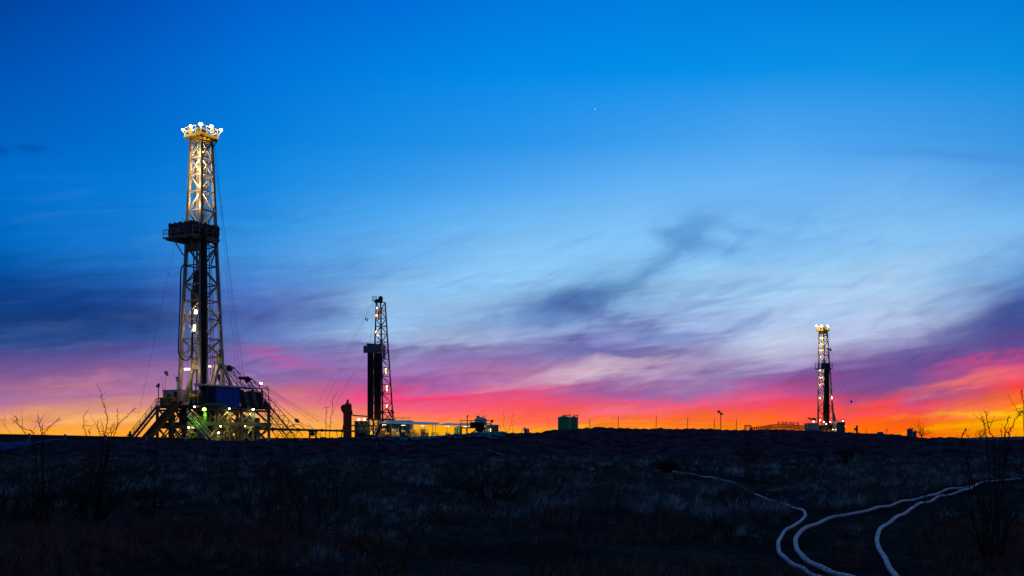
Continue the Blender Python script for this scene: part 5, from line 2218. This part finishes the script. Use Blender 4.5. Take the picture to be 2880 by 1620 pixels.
# ------------------------------------------------------------------ poles along the bank
def poles():
    spots = [(1659, 1178, 1208, 'leftmost thin pole of the row, just right of the green tanks'), (1739, 1172, 1208, 'second thin pole of the row right of the green tanks'),
             (1844, 1170, 1209, 'third thin pole of the row, slightly leaning'), (1934, 1176, 1210, 'thin pole in the middle of the bank ridge'),
             (2009, 1178, 1211, 'thin pole just left of the twin headed lamp post'), (2071, 1180, 1212, 'thin pole right of the twin headed lamp post')]
    tops = []
    for k, (px, t, b, lab) in enumerate(spots):
        Y = 128
        p, q = P(px, b, Y), P(px + (2 if k == 2 else 0), t, Y)
        o = thing('line_pole', lab, 'pole', p, 0, 'thin poles along the bank ridge')
        m = MB(p)
        m.tube([p - Vector((0, 0, 1.2)), q], [.055, .035], 6)
        m.build('shaft', M_dark, o)
        m = MB(p)
        m.tube([q, q + Vector((0, 0, .05))], .055, 6)
        m.build('cap', M_dark, o)
        tops.append(q)
    w = MB()
    for hgt in (.12, .8):
        for i in range(len(tops) - 1):
            a, b = tops[i] - Vector((0, 0, hgt)), tops[i + 1] - Vector((0, 0, hgt))
            pts = []
            for k in range(9):
                s = k / 8
                c = a.lerp(b, s)
                c.z -= .10 * 4 * s * (1 - s)
                pts.append(c)
            w.tube(pts, .006, 4)
    tag(w.build('strung_wire', M_wire), 'thin wires strung between the poles on the bank ridge', 'wire')
    Y = 128
    p = P(2027, 1211, Y)
    o = thing('lamp_post', 'twin headed unlit lamp post on the bank ridge', 'lamp post', p)
    m = MB(p)
    m.tube([p - Vector((0, 0, 1)), P(2027, 1164, Y)], .05, 6)
    m.build('post', M_dark, o)
    for c, r in ((P(2022, 1158, Y), .15), (P(2029, 1164, Y), .14)):
        m = MB(p)
        d = Vector((-.8, -.2, .5)).normalized()
        m.tube([c - d * .18, c, c + d * .16], [r * .6, r, r * 1.05], 9)
        m.build('lamp_head', M_dark, o)
    m = MB(p)
    m.beam(P(2020, 1157, Y), P(2031, 1166, Y), .06)
    m.build('crossbar', M_dark, o)


poles()


# ------------------------------------------------------------------ the farthest rig
def rig_three():
    Y = 450
    s = Y / FPX
    c = P(2320, HOR, Y)
    g = Vector((c.x, c.y, 0))
    rz = R(28)
    F = Frame(g, rz)
    t = thing('drilling_rig', 'farthest floodlit drilling rig at right with small yellow crown', 'drilling rig', g, rz)
    z = lambda py: EYE + (HOR - py) * s
    ct, cb = F.P(2315, 930, Y), F.P(2323, 1200, Y)
    zt, zb = z(930), z(1200)

    def cen(zz):
        k = (zz - zb) / (zt - zb)
        return (cb.x + (ct.x - cb.x) * k, cb.y + (ct.y - cb.y) * k)
    # legs fall at +-half * sqrt(2) from the axis when seen corner on
    half = lambda zz: (9.6 + (20.5 - 9.6) * (zt - zz) / (zt - zb)) * s / 1.35
    zs = [z(p) for p in (1206, 1176, 1150, 1124, 1098, 1072, 1046, 1022, 1000, 980, 960, 944, 929)]
    lg, br = MB(), MB()
    lattice(lg, br, cen, half, zs, .55, .22, xb=(0, 11))
    lg.beam(F.P(2344, 1160, Y), F.P(2354, 1200, Y + 2), .5)
    lg.build('mast_legs', M_mast, t)
    br.build('mast_bracing', M_mast, t)
    w = 17 * s / 1.35
    a, b = ct.x, ct.y
    zc = z(928)
    cd = MB()
    cd.box((a - w, b - w, zc - .5), (a + w, b + w, zc))
    cd.box((a - w * .6, b - w * .6, zc - 1.4), (a + w * .6, b + w * .6, zc - .503))
    cd.build('crown_platform', M_yellow, t)
    rl = MB()
    rail(rl, [(a - w, b - w, zc), (a + w, b - w, zc), (a + w, b + w, zc), (a - w, b + w, zc), (a - w, b - w, zc)], 1.4, .16, 1.6)
    rl.build('crown_railing', M_yellow, t)
    sh = MB()
    sh.tube([(a - .8, b, zc + .7), (a + .8, b, zc + .7)], .8, 12)
    sh.build('crown_sheaves', M_dark, t)
    ar = MB()
    for px, dY in ((2295.7, 0), (2310, -2.6), (2327, 0)):
        p = F.P(px, 916.5, Y + dY)
        ar.beam(p, (max(min(p.x, a + w), a - w), max(min(p.y, b + w), b - w), zc), .14)
        floodlight(t, p, F.inv(g + Vector((0, -1, -.2))), .46, M_lampf, 500)
    ar.build('floodlight_arms', M_yellow, t)
    # board
    mk = MB()
    z0 = z(1036)
    p0, p1 = F.P(2293, 1036, Y - 3), F.P(2341, 1036, Y - 3)
    q0, q1 = F.P(2293, 1036, Y + 3), F.P(2341, 1036, Y + 3)
    mk.hexa([p0 - Vector((0, 0, .5)), p1 - Vector((0, 0, .5)), q1 - Vector((0, 0, .5)), q0 - Vector((0, 0, .5)), p0, p1, q1, q0])
    mk.build('monkey_board', M_steel, t)
    wl = MB()
    e = [F.P(2309, 1036, Y - 2.5), F.P(2331, 1036, Y - 2.5), F.P(2331, 1036, Y + 2.5), F.P(2309, 1036, Y + 2.5)]
    u = Vector((0, 0, 15 * s))
    wl.hexa([k + Vector((0, 0, .01)) for k in e] + [k + u for k in e])
    wl.build('windwall', M_dark, t)
    mr = MB()
    rail(mr, [p0, F.P(2303, 1036, Y - 3)], 2.3, .16, 1.2)
    rail(mr, [F.P(2334, 1036, Y - 3), p1], 2.3, .16, 1.2)
    rail(mr, [p0, q0], 2.3, .16, 2)
    rail(mr, [p1, q1], 2.3, .16, 2)
    mr.beam(F.P(2297, 1038, Y - 2), F.P(2303, 1052, Y - 1), .2)
    mr.build('monkey_board_railing', M_steel, t)
    # hoisting gear
    td = MB()
    c0 = F.P(2324, 1155, Y - 1)
    td.box((c0.x - 1, c0.y - 1, c0.z - 4), (c0.x + 1, c0.y + 1, c0.z + 3))
    td.lathe(c0, [(.3, 3), (1.1, 4), (1.2, 5.5), (.4, 7)], 10)
    td.build('top_drive', M_dark, t)
    gr = MB()
    gr.beam(F.P(2316, 950, Y), F.P(2318, 1190, Y), .5)
    gr.build('guide_rail', M_mast, t)
    # lamps
    for px, py in ((2308, 950), (2308, 967), (2308, 985), (2307.5, 1003), (2307, 1040), (2307, 1062), (2307, 1081), (2306.5, 1118), (2339, 1117), (2317, 955), (2317, 975)):
        p = F.P(px, py, Y - 1.2)
        floodlight(t, p, F.inv(g + Vector((.3, -.5, -.6))), .13, M_lampd, 230)
    # floor, base
    fl = MB()
    fb = [F.P(2276, 1206, Y - 8), F.P(2362, 1206, Y - 8), F.P(2368, 1206, Y + 8), F.P(2282, 1206, Y + 8)]
    fl.hexa([k - Vector((0, 0, .8)) for k in fb] + fb)
    fl.build('drill_floor', M_dark, t)
    su = MB()
    for k in range(8):
        p = F.P(2280 + k * 11.5, 1207, Y - 7.5)
        su.beam((p.x, p.y, 0), p, .6)
        if k < 7:
            p2 = F.P(2280 + k * 11.5 + 11.5, 1207, Y - 7.5)
            su.beam((p.x, p.y, .5), (p2.x, p2.y, p2.z - .8), .3)
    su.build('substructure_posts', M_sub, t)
    mcy = MB()
    rr = random.Random(4)
    for k in range(16):
        p = F.P(rr.uniform(2300, 2350), 1206, Y - rr.uniform(-3, 7))
        h = rr.uniform(.8, 3.0)
        mcy.box((p.x - .6, p.y - .6, p.z + .005), (p.x + .6, p.y + .6, p.z + h))
    mcy.build('floor_machinery', M_dark, t)
    for px, py, r in ((2288, 1185.5, .62), (2306, 1181.5, .45), (2317.5, 1186.5, .55), (2335, 1186.5, .5), (2371, 1184.5, .5)):
        floodlight(t, F.P(px, py, Y - 8.5), F.inv(g + Vector((0, -1, -.5))), r * .5, M_lampf, 130)
    for px, py in ((2342, 1208), (2365, 1209), (2324, 1192), (2376, 1199)):
        floodlight(t, F.P(px, py, Y - 9), F.inv(g + Vector((0, -1, -.3))), .22, M_lampy, 80)
    gy = MB()
    gy.tube([F.P(2330, 925, Y), F.P(2336, 985, Y - 6)], .03, 4)
    gy.tube([F.P(2336, 985, Y - 6), F.P(2394, 1128, Y - 25)], .03, 4)
    gy.build('guy_wires', M_wire, t)
    gw = MB()
    for p, q, Yk in (((2334, 980), (2337, 987), Y - 6), ((2392.5, 1127), (2396, 1132), Y - 25)):
        gw.tube([F.P(*p, Yk), F.P(*q, Yk)], .42, 7)
    gw.build('guy_weights', M_dark, t)
    # racked pipe
    base = P(2327, HOR, Y - 3)
    base.z = 0
    tt = thing('racked_drill_pipe', 'black column of racked drill pipe in the mast of the farthest rig', 'drill pipe', base)
    m = MB(base)
    for i in range(8):
        for dY in (0, .6, 1.2):
            px = 2319 + i * 1.9
            m.tube([P(px, 1203, Y - 3.5 + dY), P(px - 1.5, 1037, Y - 3.5 + dY)], .15, 6)
    o = m.build('pipe_bundle', M_pipe, tt)
    o['kind'] = 'stuff'
    return F


rig_three()

block('site_office', 'white cabin at the left foot of the farthest rig', 'cabin', 2273, 2302, 1191, 1208, 436, 6, M_white, ribs=6, foot=0)
block('engine_shed', 'dark shed with railed roof at the right foot of the farthest rig', 'shed', 2353, 2377, 1188, 1206, 438, 6, M_bluegrey, ribs=4, rails=True, foot=2.5)


def windbreak():
    Y = 420
    a, b = P(2268, 1207, Y), P(2372, 1216, Y)
    g = Vector(((a.x + b.x) / 2, Y, 0))
    t = thing('windbreak_fence', 'blue grey corrugated sheet fence below the farthest rig', 'fence', g)
    m = MB(g)
    n = 44
    for k in range(n):
        s = k / n
        x0, x1 = a.x + (b.x - a.x) * s, a.x + (b.x - a.x) * (s + .8 / n)
        zt = a.z + (b.z - a.z) * s
        m.box((x0, Y + (.0 if k % 2 else .12), 0), (x1, Y + .06 + (.0 if k % 2 else .12), zt + .2 * math.sin(k * 1.7)))
    m.build('sheet', M_bluegrey, t)
    p = MB(g)
    for k in range(9):
        x = a.x + (b.x - a.x) * k / 8
        p.beam((x, Y - .15, 0), (x, Y - .15, a.z + (b.z - a.z) * k / 8), .25)
    p.build('post', M_dark, t)


windbreak()


def far_racks():
    Y = 430
    a, b = P(2115, 1211, Y), P(2275, 1211, Y)
    g = Vector((a.x, Y, 0))
    t = thing('pipe_rack', 'long dark railed pipe rack left of the farthest rig', 'pipe rack', g)
    m = MB(g)
    path = [P(2114, 1203, Y), P(2150, 1199, Y), P(2180, 1194, Y), P(2215, 1194, Y), P(2255, 1197, Y), P(2272, 1197, Y)]
    for i in range(len(path) - 1):
        for dz in (0, .65, 1.3):
            for dy in (0, 5):
                m.beam(path[i] - Vector((0, -dy, dz)), path[i + 1] - Vector((0, -dy, dz)), .16)
    m.build('rail', M_rust, t)
    p = MB(g)
    for k in range(26):
        px = 2116 + k * 6
        y = np.interp(px, [2114, 2150, 2180, 2215, 2255, 2272], [1203, 1199, 1194, 1194, 1197, 1197])
        c = P(px, float(y), Y)
        for dy in (0, 5):
            p.beam((c.x, Y + dy, 0), (c.x, Y + dy, c.z + .2), .2)
    p.build('post', M_rust, t)
    for k, lab in enumerate(('rusty crate cage on the pipe rack nearest the farthest rig', 'rusty crate cage in the middle of the pipe rack', 'rusty crate cage at the left of the three on the pipe rack')):
        px = 2238 - k * 21
        c = P(px, 1193 - (k == 1), Y + 2.5)
        h = thing('crate_cage', lab, 'cage', c, 0, 'cages on the pipe rack')
        q = MB()
        for sx in (-1.1, 1.1):
            for sy in (-.9, .9):
                q.beam((sx, sy, 0), (sx, sy, 1.3), .2)
        for z in (.1, .7, 1.25):
            for s in (-.9, .9):
                q.beam((-1.1, s, z), (1.1, s, z), .16)
            for s in (-1.1, 1.1):
                q.beam((s, -.9, z), (s, .9, z), .16)
        h.location.z = P(0, float(np.interp(px, [2114, 2150, 2180, 2215, 2255, 2272], [1203, 1199, 1194, 1194, 1197, 1197])), Y).z - .1
        q.build('frame', M_rust, h)
    # A frame stand
    g = P(2104, HOR, 428)
    g.z = 0
    t = thing('trestle_stand', 'dark square trestle stand at the left end of the pipe rack', 'stand', g)
    m = MB(g)
    for px0, px1 in ((2095, 2095), (2112, 2112)):
        p = P(px0, 1197, 428)
        m.beam((p.x, 428, 0), p, .4)
    m.beam(P(2094, 1197, 428), P(2113, 1197, 428), .4)
    m.build('frame', M_dark, t)
    m = MB(g)
    m.beam(P(2098, 1212, 428), P(2101, 1199, 428), .3)
    m.beam(P(2110, 1212, 428), P(2106, 1199, 428), .3)
    m.build('brace', M_dark, t)


far_racks()


def far_flag(label, px, y0, y1, w, h, m):
    Y = 432
    g = P(px, HOR, Y)
    g.z = 0
    t = thing('flag', label, 'flag', g, 0, 'flags by the farthest rig')
    b = MB(g)
    b.tube([(g.x, Y, 3), P(px, y0, Y)], .07, 5)
    b.build('pole', M_dark, t)
    c = MB(g)
    o = P(px, y0, Y)
    rows = [[o + Vector((w * j / 8, .15 * math.sin(j * 1.1 + i), -h * i / 5 - .25 * h * (j / 8) + .05 * math.sin(j))) for j in range(9)] for i in range(6)]
    c.grid(rows)
    c.build('cloth', m, t)


far_flag('small red flag, leftmost of the three by the farthest rig', 2272.5, 1173, 1190, .5, .8, mat('flag_red'))
far_flag('small dark flag, middle of the three by the farthest rig', 2278, 1174, 1190, .7, 1.1, mat('flag_blue'))
far_flag('widest flag of the three by the farthest rig', 2284.5, 1174.5, 1190, 1.6, 1.1, mat('flag_far', (.25, .06, .08), .8, 0, .8, 2.5, col2=(.02, .03, .12)))


def far_column():
    Y = 420
    g = P(2410, HOR, Y)
    g.z = 0
    t = thing('gas_separator', 'slim dark rusty column right of the farthest rig', 'vessel', g)
    z = lambda py: EYE + (HOR - py) / FPX * Y
    m = MB()
    m.lathe((0, 0, 0), [(.40, 0), (.40, z(1199)), (.3, z(1196.5)), (.12, z(1196))], 14)
    m.build('body', M_rust, t)
    m = MB()
    m.tube([(-.3, 0, z(1206)), (-.9, 0, z(1205)), (-.9, 0, z(1208)), (-.3, 0, z(1209))], .3, 8)
    m.build('side_pipe', M_rust, t)
    # low white roofed shed and tank further right
    Y = 400
    block('low_shed', 'low long shed with pale roof right of the slim rusty column', 'shed', 2428, 2468, 1220, 1224, Y, 8, M_bluegrey, roof=M_tin, ribs=0, foot=0)
    small_tank('water_tank', 'squat pale tank beside the low long shed', 'tank', 2467, 2484, 1214, 1222, 398, M_bluegrey, None, pipe=False)
    g = P(2493, HOR, 396)
    g.z = 0
    t = thing('lamp_post', 'small lamp post right of the squat pale tank', 'lamp post', g)
    m = MB(g)
    m.beam((g.x, 396, 0), P(2493, 1211, 396), .16)
    m.build('post', M_dark, t)
    m = MB(g)
    m.ball(P(2494.5, 1209.5, 396), .35, 8, 1.2, .8, .7)
    m.build('lamp_head', M_dark, t)
    for px, top, lab in ((2402, 1206, 'thin pole left of the slim rusty column'), (2436, 1204, 'thin pole above the low long shed'), (2533, 1216, 'short thin pole left of the two far grey tanks')):
        g = P(px, HOR, 390)
        g.z = 0
        t = thing('line_pole', lab, 'pole', g, 0, 'thin poles right of the farthest rig')
        m = MB(g)
        m.tube([(g.x, 390, 0), P(px, top, 390)], [.1, .06], 6)
        m.build('shaft', M_dark, t)
    small_tank('storage_tank', 'taller left grey tank of the far right pair', 'tank', 2551, 2567, 1206, 1232, 260, M_bluegrey, 'far grey tanks', cone=.03)
    small_tank('storage_tank', 'shorter right grey tank of the far right pair', 'tank', 2566, 2577.5, 1213, 1234, 262, M_bluegrey, 'far grey tanks', cone=.03)
    block('pump_shelter', 'tiny dark shelter left of the two far grey tanks', 'shelter', 2536, 1, 1, 1, 262, 1, M_dark) if False else None


far_column()
